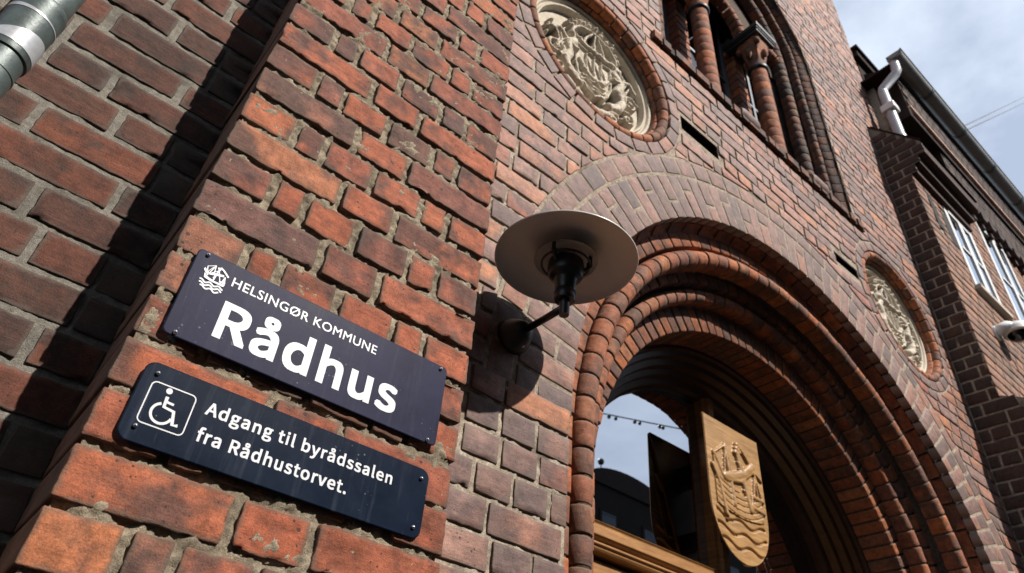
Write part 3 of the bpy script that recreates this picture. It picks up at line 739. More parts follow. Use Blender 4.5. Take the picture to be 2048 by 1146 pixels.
def crest(X, Z, seed):
    """coat of arms in unit disc coordinates: crown, shield with a ship and waves, two supporters, scrolls"""
    st0, bl0 = globals()["stroke"], globals()["blob"]
    def stroke(h, X, Z, pts, w, hh, sharp=0.6): return st0(h, X, Z, pts, w*0.78, hh)
    def blob(h, X, Z, c, rx, rz, hh, rot=0.0): return bl0(h, X, Z, c, rx*0.88, rz*0.88, hh, rot)
    rs = random.Random(seed); h = np.zeros(X.shape)
    for i in range(11):     # crown: hoop, arches, beads
        t = PI*(0.08+0.84*i/10); h = blob(h, X, Z, (0.42*math.cos(t), 0.38+0.40*math.sin(t)), 0.055, 0.06, 0.9, t)
        h = blob(h, X, Z, (0.47*math.cos(t), 0.38+0.47*math.sin(t)), 0.03, 0.045, 0.7, t-PI/2)
    h = stroke(h, X, Z, [(0.40*math.cos(PI*i/16), 0.34+0.33*math.sin(PI*i/16)) for i in range(17)], 0.035, 0.8)
    h = stroke(h, X, Z, [(-0.40, 0.30), (-0.2, 0.26), (0, 0.245), (0.2, 0.26), (0.40, 0.30)], 0.055, 0.95)
    for x in (-0.2, 0.0, 0.2): h = stroke(h, X, Z, [(x, 0.28), (x*0.7, 0.5), (0, 0.72)], 0.03, 0.7)
    for x in np.linspace(-0.36, 0.36, 9): h = blob(h, X, Z, (x, 0.275+0.25*x*x), 0.025, 0.025, 1.1)
    h = blob(h, X, Z, (0, 0.80), 0.05, 0.05, 1.0)
    # shield
    sh = (np.abs(X) < 0.30-np.clip(-Z-0.25, 0, 1)**2*2.3) & (Z < 0.20) & (Z > -0.60)
    h = np.where(sh, np.maximum(h, 0.34), h)
    for s in (-1, 1): h = stroke(h, X, Z, [(s*0.30, 0.20), (s*0.31, -0.22), (s*0.24, -0.42), (0, -0.60)], 0.028, 0.62)
    h = stroke(h, X, Z, [(-0.31, 0.20), (0.31, 0.20)], 0.028, 0.62)
    for z in (-0.33, -0.41, -0.49): h = stroke(h, X, Z, [(x, z+0.022*math.sin(x*34)) for x in np.linspace(-0.2, 0.2, 22)], 0.024, 0.62)
    h = stroke(h, X, Z, [(-0.24, -0.08), (-0.18, -0.22), (0, -0.27), (0.17, -0.22), (0.24, -0.10)], 0.05, 0.72)
    for x in (-0.13, 0.0, 0.13): h = stroke(h, X, Z, [(x, -0.2), (x, 0.14)], 0.022, 0.66); h = stroke(h, X, Z, [(x, 0.12), (x+0.11, -0.12)], 0.015, 0.55)
    for s in (-1, 1):       # supporters: long curling bodies, arms, wavy manes, tails
        body = [(s*0.36, 0.16), (s*0.47, 0.02), (s*0.42, -0.16), (s*0.50, -0.33), (s*0.42, -0.50), (s*0.26, -0.60)]
        h = stroke(h, X, Z, body, 0.095, 1.0, 0.5); h = blob(h, X, Z, (s*0.41, 0.24), 0.085, 0.10, 1.15)
        h = stroke(h, X, Z, [(s*0.45, 0.08), (s*0.62, 0.20), (s*0.74, 0.10)], 0.045, 0.8)
        h = stroke(h, X, Z, [(s*0.43, 0.02), (s*0.32, 0.0)], 0.045, 1.0)
        for k in range(3): h = stroke(h, X, Z, [(s*(0.52+0.05*k+0.03*math.sin(i*1.5)), 0.30-0.075*i-0.04*k) for i in range(7)], 0.026, 0.6)
        h = stroke(h, X, Z, spiral((s*0.66, -0.20), 0.15, 1.3, 0.5, s), 0.034, 0.75)
        h = stroke(h, X, Z, spiral((s*0.60, -0.55), 0.13, 1.2, 2.0, -s), 0.034, 0.75)
        h = stroke(h, X, Z, spiral((s*0.34, -0.74), 0.11, 1.2, 1.0, s), 0.032, 0.7)
        for k in range(5): a = rs.uniform(-0.9, 0.5); h = blob(h, X, Z, (s*(0.78*math.cos(a)), 0.78*math.sin(a)), 0.05, 0.028, 0.5, a*s+1)
        for k in range(9): h = blob(h, X, Z, (s*rs.uniform(0.3, 0.7), rs.uniform(-0.75, 0.3)), rs.uniform(.03, .055), rs.uniform(.02, .04), rs.uniform(.6, 1.05), rs.uniform(0, 3))
    h = stroke(h, X, Z, [(x, -0.70-0.10*math.cos(x*6)) for x in np.linspace(-0.42, 0.42, 16)], 0.06, 0.6)
    return h
def medallion(c, label, seed):
    t = thing('relief_medallion', (c[0], WY, c[1]), label, 'medallion', 'round coats of arms set in the brick front')
    # outer flush ring of bricks, moulded roll, inner roll: separate bricks; carved stone disc and its moulding
    ring_pieces(t, 'ring_brick', 0.357, R_MED, c, WY-0.001, 26, 0.010, M['ring_brick'], 0, 2*PI, depth=0.03)
    order(t, 'roll_brick', [(0.352, 0.235)]+arc_pts(0.336, 0.208, 0.019, 0.4, -PI-0.4, 8)+[(0.318, 0.235)], 32, M['arch_brick'], 0.006, c, a0=0, a1=2*PI, jambs=False, nvar=5)
    order(t, 'reveal_brick', [(0.325, 0.222), (0.314, 0.222), (0.310, 0.226), (0.308, 0.27)], 30, M['arch_brick'], 0.006, c, a0=0, a1=2*PI, jambs=False, nvar=5)
    mb = MB(); prof = [(0.375, 0.014), (0.36, 0.012), (0.352, 0.028), (0.318, 0.034), (0.312, 0.036), (0.306, 0.08)]
    mb.lathe([(r, y) for r, y in prof], (c[0], WY, c[1]), 64, 'y', cap=False); mb.build('mortar', M['arch_mortar'], t, True)
    mb = MB(); mb.lathe([(0.3085, 0.085), (0.308, 0.060), (0.302, 0.052), (0.294, 0.054), (0.290, 0.064), (0.284, 0.066), (0.280, 0.058), (0.274, 0.060), (0.270, 0.092)], (c[0], WY, c[1]), 96, 'y', cap=False)
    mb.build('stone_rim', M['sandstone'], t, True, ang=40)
    nr, na = 110, 330; Rm = 0.272
    rr = np.linspace(0, 1, nr); aa = np.linspace(0, 2*PI, na, endpoint=False); Rg, Ag = np.meshgrid(rr, aa, indexing='ij')
    X, Z = Rg*np.cos(Ag)*0.95, Rg*np.sin(Ag)*0.95
    hh = crest(X, Z, seed)
    nn = np.array([nz3(a*9, b_*9, seed)+0.6*nz3(a*24, b_*24, seed+3) for a, b_ in zip(X.ravel(), Z.ravel())]).reshape(X.shape)
    hh = np.where(hh > 0.02, 0.25+0.75*hh, 0)*(1+0.10*nn)+0.012*nn
    hh = hh*np.clip((1.0-Rg)/0.05, 0, 1)
    Yg = WY+0.088-hh*0.050
    v = np.stack([c[0]+Rg*np.cos(Ag)*Rm, Yg, c[1]+Rg*np.sin(Ag)*Rm], -1).reshape(-1, 3).tolist()
    f = []
    for i in range(nr-1):
        for j in range(na):
            j2 = (j+1) % na; f.append((i*na+j, (i+1)*na+j, (i+1)*na+j2, i*na+j2))
    mb = MB(); mb.v = v; mb.f = f; mb.a = [0.0]*len(v)
    bl = hh.copy()
    for _ in range(7):
        bl = (bl+np.roll(bl, 1, 1)+np.roll(bl, -1, 1)+np.vstack([bl[:1], bl[:-1]])+np.vstack([bl[1:], bl[-1:]]))/5
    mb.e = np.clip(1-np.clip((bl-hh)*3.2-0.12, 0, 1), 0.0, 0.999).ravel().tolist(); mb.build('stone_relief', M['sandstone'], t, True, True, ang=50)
    return t
medallion(MED[0], 'pale carved coat of arms in a round brick frame above the lamp', 5)
medallion(MED[1], 'pale carved coat of arms in a round brick frame beside the dark brick corner', 9)

# ------------------------------------------------------------------ upper window with two columns
win = thing('arched_window', (WX, 0.35, WZ0), 'wide arched window with two banded brick columns above the entrance arch', 'window')
ws = 0.051; nS = int(1.63/ws); x0 = WX-1.63/2
sv = []
for i in range(6):
    mb = MB(); prof = [(0.171+rng.uniform(-.002, .002), 2.414), (0.170, 2.456), (0.175, 2.461), (0.42, 2.545), (0.42, 2.411), (0.176, 2.411)]
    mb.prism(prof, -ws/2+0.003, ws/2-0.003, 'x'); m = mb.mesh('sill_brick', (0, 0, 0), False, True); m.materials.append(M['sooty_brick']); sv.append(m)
for i in range(nS):
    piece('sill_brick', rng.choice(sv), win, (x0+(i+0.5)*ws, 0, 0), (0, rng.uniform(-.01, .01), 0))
for x in (1.925, 2.50):   # rounded cover bricks on the sill
    mb = MB(); mb.lathe([(0.0, -0.07), (0.04, -0.068), (0.046, -0.05), (0.046, 0.05), (0.04, 0.068), (0, 0.07)], (x, 0.205, 2.462), 18, 'x'); mb.build('cover_brick', M['ring_brick'], win, True, ang=50)
mb = MB(); mb.box(x0+0.002, x0+1.628, 0.178, 0.42, 2.416, 2.456); mb.prism([(0.178, 2.456), (0.42, 2.538), (0.42, 2.456)], x0+0.002, x0+1.628, 'x'); mb.build('mortar', M['arch_mortar'], win)
wprof1 = [(0.758, 0.205), (0.742, 0.222), (0.722, 0.235), (0.722, 0.28)]
wroll1 = [(0.712, 0.285)]+arc_pts(0.695, 0.258, 0.019, 0.6, -PI-0.6, 8)+[(0.678, 0.285)]
wroll2 = [(0.655, 0.345)]+arc_pts(0.625, 0.312, 0.033, 0.6, -PI-0.6, 9)+[(0.596, 0.345)]
wprof3 = [(0.62, 0.372), (0.542, 0.372), (0.536, 0.378), (0.536, 0.50)]
for nm, pr, n in (('moulded_brick', wprof1, 34), ('roll_brick', wroll1, 32), ('large_roll_brick', wroll2, 28), ('reveal_brick', wprof3, 26)):
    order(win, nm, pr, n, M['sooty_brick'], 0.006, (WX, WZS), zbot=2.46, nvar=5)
def sweep_bed2(profs, root, name, mat, c, zbot):
    return sweep_bed(profs, root, name, mat, c, 0.004, zbot, 40)
sweep_bed2([[(0.80, 0.198), (0.756, 0.209), (0.726, 0.24), (0.726, 0.295), (0.66, 0.30), (0.66, 0.362), (0.56, 0.366), (0.545, 0.38), (0.54, 0.52)], wroll1, wroll2], win, 'reveal_mortar', M['arch_mortar'], (WX, WZS), 2.46)
COLX = [1.815, 2.355]; CY = 0.285
for cx in COLX:
    z = 2.555; i = 0
    while z < 3.35:     # shaft of separate drums
        hgt = 0.0665; mb = MB(); r = 0.0485-0.003*(z-2.55)/0.8
        mb.lathe([(r-0.0012, 0.001), (r, 0.004), (r-0.0003, hgt-0.004), (r-0.0012, hgt-0.001)], (cx, CY, z), 28, 'z'); mb.build('drum', M['arch_brick'], win, True, ang=50); z += hgt
    mb = MB(); mb.lathe([(0.0445, 2.53), (0.0445, 3.37)], (cx, CY, 0), 24, 'z'); mb.build('shaft_core', M['arch_mortar'], win, True)
    mb = MB(); mb.lathe([(0.045, 3.352), (0.054, 3.356), (0.058, 3.366), (0.058, 3.374), (0.054, 3.386), (0.045, 3.390)], (cx, CY, 0), 28, 'z'); mb.build('necking', M['iron'], win, True)
    # capital: bell that turns from round to square, with leaves
    mb = MB(); rows = 9; seg = 32; v = []; f = []
    for j in range(rows):
        q = j/(rows-1); z = 3.39+0.215*q; r = 0.045+0.008*q+0.026*q*q
        for k in range(seg):
            t = 2*PI*k/seg; sq = 1/max(abs(math.cos(t)), abs(math.sin(t)))
            lf = 1+0.10*max(0, math.cos(8*t))*math.sin(PI*min(1, q*1.25))
            rr_ = r*((1-q*q)*1+q*q*min(sq, 1.32)*0.93)*lf; v.append((cx+rr_*math.cos(t), CY+rr_*math.sin(t), z))
    for j in range(rows-1):
        for k in range(seg): f.append((j*seg+k, j*seg+(k+1) % seg, (j+1)*seg+(k+1) % seg, (j+1)*seg+k))
    mb.add(v, f)
    for k in range(4):
        t = PI/4+k*PI/2; c = (cx+0.088*math.cos(t), CY+0.088*math.sin(t), 3.555)
        mb.lathe([(0.002, -0.026), (0.014, -0.018), (0.019, 0), (0.014, 0.018), (0.002, 0.026)], c, 10, 'z')
        t = k*PI/2; c = (cx+0.064*math.cos(t), CY+0.064*math.sin(t), 3.49)
        mb.lathe([(0.002, -0.045), (0.015, -0.02), (0.018, 0.01), (0.012, 0.03), (0.002, 0.036)], c, 10, 'z')
    mb.build('capital', M['arch_brick'], win, True, ang=60)
    mb = MB()
    for z0_, z1_, w in ((3.606, 3.626, 0.088), (3.627, 3.640, 0.094), (3.641, 3.675, 0.100)): mb.box(cx-w, cx+w, CY-w, CY+w+0.04, z0_, z1_)
    bevel(mb.build('abacus', M['iron'], win), 0.003)
    # square pier behind the column
    Bq = MB()
    for k in range(38, 56):
        Bq.box(cx-0.045, cx+0.045, 0.392, 0.50, k*H-0.030, k*H+0.026, rng.random())
    bevel(Bq.build('pier_brickwork', M['arch_brick'], win), 0.003)
    mb = MB(); mb.box(cx-0.042, cx+0.042, 0.397, 0.52, 2.5, 3.8); mb.build('pier_mortar', M['arch_mortar'], win)
# small arches over the three lights
cs = [(1.585, 0.205), (2.085, 0.235), (2.585, 0.205)]
for cx, rr_ in cs:
    order(win, 'small_arch_brick', [(rr_+0.032, 0.36)]+arc_pts(rr_, 0.325, 0.033, 0.6, -PI-0.6, 8)+[(rr_-0.032, 0.36)], 15, M['arch_brick'], 0.006, (cx, 3.70), jambs=False, nvar=4)
mb = MB(); hs = []
bm_out = [(WX-0.56, 3.69)]+[(WX+0.56, 3.69)]+circle((WX, WZS), 0.56, 40, 0, PI)
# tympanum wall over the lights, cut by the three small arches
tym = [(WX-0.56, WZS)]
pts = []
pts.append((WX-0.56, 3.70))
for cx, rr_ in cs: pts += circle((cx, 3.70), rr_-0.01, 16, PI, 0)
pts += [(WX+0.56, 3.70)]+circle((WX, WZS), 0.56, 30, 0, PI)
holed_sheet(pts, [], 0.355, M['arch_mortar'], win, 'tympanum')
# glazing: dark panes in grey bars
for cx, hw in ((1.60, 0.17), (2.085, 0.225), (2.57, 0.17)):
    fr = MB()
    fr.box(cx-hw, cx-hw+0.02, 0.455, 0.475, 2.56, 3.95); fr.box(cx+hw-0.02, cx+hw, 0.455, 0.475, 2.56, 3.95)
    fr.box(cx-0.011, cx+0.011, 0.458, 0.478, 2.56, 3.95)
    for z in (2.57, 2.98, 3.40): fr.box(cx-hw+0.021, cx-0.012, 0.459, 0.474, z-0.010, z+0.010); fr.box(cx+0.012, cx+hw-0.021, 0.459, 0.474, z-0.010, z+0.010)
    fo = fr.build('window_frame', M['grey_bar'], win)
    g = MB(); g.box(cx-hw+0.003, cx+hw-0.003, 0.4665, 0.470, 2.562, 3.95); g.build('pane', M['pane_dark'], fo)
mb = MB(); mb.box(WX-0.75, WX+0.75, 0.525, 0.53, 2.45, 4.6); mb.build('interior', M['dark_room'], win)

# ------------------------------------------------------------------ oak door with fanlight
door = thing('entrance_door', (AX, 0.66, GZ), 'oak double door with a round arched fanlight above a moulded transom', 'door')
def arch_wood(name, prof, mat, parent=door, n=64):
    mb = MB(); path = [(PI-PI*i/n) for i in range(n+1)]; v = []; m = len(prof); f = []
    for t in path:
        for r, y in prof: v.append((AX+r*math.cos(t), y, 0.470+r*math.sin(t)))
    for i in range(n):
        for j in range(m): f.append((i*m+j, i*m+(j+1) % m, (i+1)*m+(j+1) % m, (i+1)*m+j))
    mb.add(v, f); return mb.build(name, mat, parent, True, True, ang=30)
arch_wood('arch_frame', [(0.890, 0.535), (0.868, 0.535), (0.861, 0.546), (0.844, 0.551), (0.838, 0.573), (0.818, 0.579), (0.812, 0.607), (0.794, 0.613), (0.788, 0.643), (0.768, 0.651), (0.758, 0.665), (0.758, 0.72), (0.890, 0.72)], M['shaded_oak'])
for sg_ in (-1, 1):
    mb = MB(); xs_ = sorted((AX+sg_*0.889, AX+sg_*0.862)); mb.box(xs_[0], xs_[1], 0.552, 0.72, GZ, 0.469); mb.build('frame_post', M['shaded_oak'], door)
mb = MB()
tp = [(0.618, 0.506), (0.618, 0.537), (0.612, 0.544), (0.72, 0.552), (0.72, 0.455), (0.640, 0.466), (0.634, 0.474), (0.634, 0.480), (0.627, 0.483), (0.627, 0.489), (0.636, 0.492), (0.636, 0.497), (0.624, 0.501)]
mb.prism(tp, AX-0.861, AX+0.861, 'x'); tr = bevel(mb.build('transom', M['oak_beam'], door), 0.002)
mb = MB(); mb.prism([(-0.030, 0.700), (-0.030, 0.655), (-0.020, 0.650), (-0.016, 0.636), (0.016, 0.636), (0.020, 0.650), (0.030, 0.655), (0.030, 0.700)], 0.553, 1.235, 'z')
mb.v = [(x+AX, y, z) for x, y, z in mb.v]; mb.build('mullion', M['oak'], door)
for s in (-1, 1):
    pts = [(AX+s*0.026, 0.548), (AX+s*0.026, 0.470+0.764)]+[(AX+s*0.765*math.sin(t), 0.470+0.765*math.cos(t)) for t in np.linspace(0.04, PI/2-0.103, 20)]
    if s > 0: pts = pts[::-1]
    mb = MB(); mb.prism(pts, 0.690, 0.696); mb.build('fanlight_pane', M['pane_glass'], door)
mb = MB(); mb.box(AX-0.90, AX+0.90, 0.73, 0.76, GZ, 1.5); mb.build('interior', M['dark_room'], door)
for s in (-1, 1):
    lf = MB(); e0, e1 = (AX-0.86, AX-0.006) if s < 0 else (AX+0.006, AX+0.86)
    lf.box(e0, e1, 0.690, 0.72, GZ, 0.453)
    leaf = lf.build('door_leaf', M['oak'], door)
    for a, c in ((e0, e0+0.07), (e1-0.07, e1), ((e0+e1)/2-0.035, (e0+e1)/2+0.035)):
        q = MB(); q.box(a, c, 0.662, 0.6895, GZ+0.01, 0.452); bevel(q.build('stile', M['oak'], leaf), 0.004)
    for z0_, z1_ in ((0.375, 0.452), (-0.35, -0.27), (-1.22, -1.08)):
        for a, c in ((e0+0.071, (e0+e1)/2-0.036), ((e0+e1)/2+0.036, e1-0.071)):
            q = MB(); q.box(a, c, 0.664, 0.6885, z0_, z1_); bevel(q.build('rail', M['oak_beam'], leaf), 0.004)
    for a, c in ((e0+0.085, (e0+e1)/2-0.05), ((e0+e1)/2+0.05, e1-0.085)):
        for z0_, z1_ in ((-0.25, 0.36), (-1.06, -0.37)):
            q = MB(); q.box(a, c, 0.676, 0.6893, z0_, z1_); bevel(q.build('panel', M['oak'], leaf), 0.008)
q = MB(); q.lathe([(0.0, -0.055), (0.018, -0.052), (0.022, -0.04), (0.012, -0.025), (0.012, 0.0)], (AX+0.04, 0.662, -0.42), 18, 'y'); q.build('door_knob', M['steel'], door, True)

# ------------------------------------------------------------------ lettering
import os
def font(n):
    try: return bpy.data.fonts.load(os.path.join(bpy.utils.system_resource('DATAFILES'), 'fonts', n))
    except Exception: return None
FONT = font('Noto Sans CJK Regular.woff2')
def raw_text(body, font_, space):
    c = bpy.data.curves.new('lettering', 'FONT'); c.body = body; c.size = 1.0; c.space_character = space; c.resolution_u = 6
    if font_ is not None: c.font = font_
    o = bpy.data.objects.new('tmp', c); COL.objects.link(o); dg = bpy.context.evaluated_depsgraph_get()
    me = bpy.data.meshes.new_from_object(o.evaluated_get(dg)); bpy.data.objects.remove(o); bpy.data.curves.remove(c)
    co = np.array([v.co[:] for v in me.vertices]); f = [tuple(p.vertices) for p in me.polygons]; bpy.data.meshes.remove(me)
    return co, f
def text_mesh(body, x, z, wid, cap, Y, bold=0.0, font_=None, space=1.0):
    """bold: extra stroke weight as a share of the cap height, made by slightly shifted copies of the letters"""
    co, f = raw_text(body, font_, space); hc, _ = raw_text('H', font_, 1.0); capz = hc[:, 1].max()
    d = bold*cap/2; lo, hi = co[:, 0].min(), co[:, 0].max(); b_ = MB()
    X = x+d+(co[:, 0]-lo)/(hi-lo)*(wid-2*d); Z = z+d+co[:, 1]/capz*(cap-2*d)
    sh = [(0, 0)]+([(a, c) for a in (-1, 0, 1) for c in (-1, 0, 1) if a or c] if bold else [])
    for k, (a, c) in enumerate(sh):
        b_.add(np.stack([X+a*d, np.full(len(X), Y-0.00001*k), Z+c*d], -1).tolist(), f)
    return b_
def add_text(root, body, x, z, wid, cap, Y, bold, mat, name='lettering', ext=0.0, font=None, space=1.0):
    b_ = text_mesh(body, x, z, wid, cap, Y, bold, font, space); o = b_.build(name, mat, root, False, False)
    for p in o.data.polygons:
        pass
    bm = bmesh.new(); bm.from_mesh(o.data)
    for f in bm.faces:
        if f.normal.y > 0: f.normal_flip()
    bm.to_mesh(o.data); bm.free()
    if ext:
        sm = o.modifiers.new('thickness', 'SOLIDIFY'); sm.thickness = ext*U; sm.offset = -1
    return o
def rounded(x0, x1, z0, z1, r, n=5):
    P = []
    for cx, cz, a in ((x1-r, z0+r, -PI/2), (x1-r, z1-r, 0), (x0+r, z1-r, PI/2), (x0+r, z0+r, PI)):
        for i in range(n+1): t = a+PI/2*i/n; P.append((cx+r*math.cos(t), cz+r*math.sin(t)))
    return P
add_text(door, '59', 2.02, 0.458, 0.058, 0.056, 0.611, 0.06, M['iron'], 'house_number', 0.006)

# ------------------------------------------------------------------ the two signs
def sign_plate(root, x0, x1, z0, z1, r, Y, th, mat, bend):
    """thin sheet with folded edge, slightly uneven"""
    P = rounded(x0, x1, z0, z1, r, 6); n = len(P); b_ = MB(); c = np.array([(x0+x1)/2, (z0+z1)/2])
    ins = [(p[0]+(0.0012 if p[0] < c[0] else -0.0012), p[1]+(0.0012 if p[1] < c[1] else -0.0012)) for p in P]
    v = [(p[0], Y+th, p[1]) for p in P]+[(p[0], Y+0.0008, p[1]) for p in P]+[(p[0], Y, p[1]) for p in ins]
    f = [tuple(range(n))]+[(i, (i+1) % n, (i+1) % n+n, i+n) for i in range(n)]+[(i+n, (i+1) % n+n, (i+1) % n+2*n, i+2*n) for i in range(n)]+[tuple(range(2*n, 3*n))]
    b_.add(v, f); return b_.build('plate', mat, root, False, True)
def screw(root, x, z, Y, r=0.0032):
    b_ = MB(); b_.lathe([(r, 0), (r, -0.0008), (r*0.85, -0.0026), (r*0.5, -0.0036), (0.0, -0.004)], (x, Y, z), 14, 'y'); o = b_.build('screw', M['steel'], root, True, ang=60)
    return o
SY = -0.0072
sg1 = thing('town_hall_sign', (0.23, SY, 0.285), 'blue grey metal sign with the large white word Rådhus on the pier', 'sign')
sign_plate(sg1, 0.0283, 0.4302, 0.2190, 0.3517, 0.007, SY, 0.0018, M['sign_blue'], 0)
add_text(sg1, 'HELSINGØR KOMMUNE', 0.0822, 0.3178, 0.2228, 0.0142, SY-0.0003, 0.02, M['lettering'], space=1.08)
add_text(sg1, 'Rådhus', 0.0832, 0.2394, 0.270, 0.0545, SY-0.0003, 0.072, M['lettering'], font=FONT, space=1.03)
for x, z in ((0.0412, 0.3455), (0.4174, 0.3455), (0.4145, 0.2240), (0.0434, 0.2240)): screw(sg1, x, z, SY, 0.0029)
def flat_strokes(root, strokes, polys, Y, mat, name='emblem', parent=None):
    b_ = MB(); k = 0
    for pts, w in strokes:
        pts = [np.array(p) for p in pts]
        Lp, Rp = [], []
        for i, p in enumerate(pts):
            d = pts[min(i+1, len(pts)-1)]-pts[max(i-1, 0)]; d = d/max(np.hypot(*d), 1e-9); nn = np.array([-d[1], d[0]])*w/2
            Lp.append(p+nn); Rp.append(p-nn)
        yy = Y-0.00003*k; k += 1
        v = [(p[0], yy, p[1]) for p in Lp]+[(p[0], yy, p[1]) for p in Rp]; n = len(pts)
        b_.add(v, [(i, i+1, n+i+1, n+i) for i in range(n-1)])
    for P in polys:
        yy = Y-0.00003*k; k += 1
        b_.add([(p[0], yy, p[1]) for p in P], [tuple(range(len(P)))])
    o = b_.build(name, mat, root, False, False)
    bm = bmesh.new(); bm.from_mesh(o.data)
    for f in bm.faces:
        if f.normal.y > 0: f.normal_flip()
    bm.to_mesh(o.data); bm.free(); return o
# ship emblem: x 0.0432..0.0745, z 0.295..0.337
ex, ez = 0.0432, 0.295
E_ = lambda pts: [(ex+a*0.0314, ez+b_*0.0424) for a, b_ in pts]
def wavy(z, x0, x1, amp=0.035, n=24): return E_([(x, z+amp*math.sin((x-x0)*17.0+0.5)) for x in np.linspace(x0, x1, n)])
st = [(wavy(0.285, 0.0, 1.0), 0.0021), (wavy(0.185, 0.02, 0.98), 0.0021), (wavy(0.085, 0.10, 0.88), 0.0021),
      (E_([(0.26, 0.62), (0.40, 0.97)]), 0.0011), (E_([(0.10, 0.83), (0.40, 0.97)]), 0.0008), (E_([(0.10, 0.83), (0.17, 0.62)]), 0.0012), (E_([(0.40, 0.97), (0.44, 0.66)]), 0.0011), (E_([(0.17, 0.62), (0.34, 0.90)]), 0.0008),
      (E_([(0.58, 0.90), (0.50, 0.42)]), 0.0018), (E_([(0.56, 0.88), (0.78, 0.46)]), 0.0012), (E_([(0.58, 0.84), (0.30, 0.62)]), 0.0009), (E_([(0.62, 0.90), (0.46, 0.50)]), 0.0010),
      (E_([(0.26, 0.60), (0.52, 0.665), (0.84, 0.735)]), 0.0032), (E_([(0.60, 0.97), (0.78, 0.90), (1.02, 0.755)]), 0.0024), (E_([(0.50, 0.90), (0.64, 0.93)]), 0.0030),
      (E_([(0.90, 0.72), (0.82, 0.44)]), 0.0011), (E_([(0.90, 0.72), (0.97, 0.46)]), 0.0011), (E_([(0.90, 0.72), (0.90, 0.44)]), 0.0008)]
po = [E_([(0.02, 0.74), (0.0, 0.66), (0.08, 0.60), (0.24, 0.50), (0.24, 0.62), (0.10, 0.70)]), E_([(0.08, 0.575), (0.24, 0.475), (0.52, 0.42), (0.80, 0.43), (1.0, 0.455), (0.96, 0.36), (0.70, 0.36), (0.40, 0.36), (0.12, 0.40)]), E_([(0.74, 0.45), (0.99, 0.475), (0.985, 0.53), (0.72, 0.50)])]
flat_strokes(sg1, st, po, SY-0.0004, M['lettering'])
sg2 = thing('access_sign', (0.23, SY, 0.13), 'dark navy sign with a white wheelchair symbol and two lines of text', 'sign')
sign_plate(sg2, 0.0300, 0.4285, 0.0823, 0.1802, 0.013, SY, 0.0018, M['sign_navy'], 0)
add_text(sg2, 'Adgang til byrådssalen', 0.1100, 0.1413, 0.261, 0.0163, SY-0.0003, 0.06, M['lettering'], font=FONT, space=1.05)
add_text(sg2, 'fra Rådhustorvet.', 0.1106, 0.1074, 0.198, 0.0166, SY-0.0003, 0.06, M['lettering'], font=FONT, space=1.05)
for x, z in ((0.0452, 0.1668), (0.0459, 0.1003), (0.4154, 0.1652), (0.4153, 0.0965)): screw(sg2, x, z, SY, 0.0029)
bx = rounded(0.0440, 0.0955, 0.1064, 0.1573, 0.0058, 5); bx = bx+[bx[0]]
st = [(bx, 0.0014)]
cxw, czw, rw = 0.0662, 0.1236, 0.0118
st += [([(cxw+rw*math.cos(t), czw+rw*math.sin(t)) for t in np.linspace(PI*0.62, 2*PI*0.97, 26)], 0.0030)]
st += [([(0.0650, 0.1445), (0.0655, 0.1318), (0.0775, 0.1302), (0.0812, 0.1150), (0.0872, 0.1162)], 0.0038), ([(0.0652, 0.1385), (0.0748, 0.1378)], 0.0028)]
hd = [(0.0645+0.0036*math.cos(t), 0.1516+0.0036*math.sin(t)) for t in np.linspace(0, 2*PI, 20, endpoint=False)]
flat_strokes(sg2, st, [hd], SY-0.0004, M['lettering'], 'wheelchair_symbol')

# ------------------------------------------------------------------ wall lamp
LX, LY, LZ = 0.692, 0.018, 0.750
lamp = thing('wall_lamp', (0.70, WY, 0.62), 'black wall lamp with a wide round pale grey shade beside the pier', 'lamp')
b = MB(); b.lathe([(0.150, 0.0), (0.1485, 0.0030), (0.128, 0.0150), (0.098, 0.0260), (0.067, 0.0330), (0.040, 0.0365), (0.0, 0.0375)], (LX, LY, LZ), 72, 'z', cap=False)
sh = b.build('shade', M['shade_white'], lamp, True, False)
sm = sh.modifiers.new('thickness', 'SOLIDIFY'); sm.thickness = 0.003; sm.offset = 1
b = MB(); b.lathe([(0.151, 0.0016), (0.1515, 0.0035), (0.149, 0.0062), (0.128, 0.0190), (0.098, 0.0300), (0.067, 0.0370), (0.040, 0.0405), (0.0, 0.0415)], (LX, LY, LZ), 72, 'z', cap=False); b.build('shade_top', M['shade_outer'], lamp, True)
b = MB(); b.lathe([(0.0675, -0.004), (0.066, -0.0005), (0.050, 0.010), (0.030, 0.016), (0.018, 0.018), (0.018, 0.020), (0.032, 0.019), (0.052, 0.013), (0.0675, -0.002)], (LX, LY, LZ+0.006), 56, 'z', cap=False); b.build('inner_reflector', M['shade_white'], lamp, True)
b = MB(); b.lathe([(0.0, 0.752), (0.032, 0.752), (0.0375, 0.747), (0.0385, 0.730), (0.0375, 0.716), (0.033, 0.708), (0.0255, 0.704), (0.0225, 0.700), (0.0215, 0.676), (0.0190, 0.672), (0.0, 0.672)], (LX+0.003, LY+0.002, 0), 40, 'z', cap=False); b.build('lamp_holder', M['lamp_black'], lamp, True, ang=40)
b = MB(); b.lathe([(0.0, 0.672), (0.0205, 0.672), (0.0225, 0.668), (0.0225, 0.652), (0.0205, 0.648), (0.0, 0.648)], (LX+0.003, LY+0.002, 0), 32, 'z', cap=False); b.build('collar', M['lamp_black'], lamp, True, ang=40)
b = MB(); b.lathe([(0.0, 0.660), (0.0108, 0.660), (0.0108, 0.615), (0.0100, 0.612), (0.0, 0.612)], (LX+0.003, LY+0.002, 0), 24, 'z', cap=False); b.build('stem', M['lamp_black'], lamp, True, ang=40)
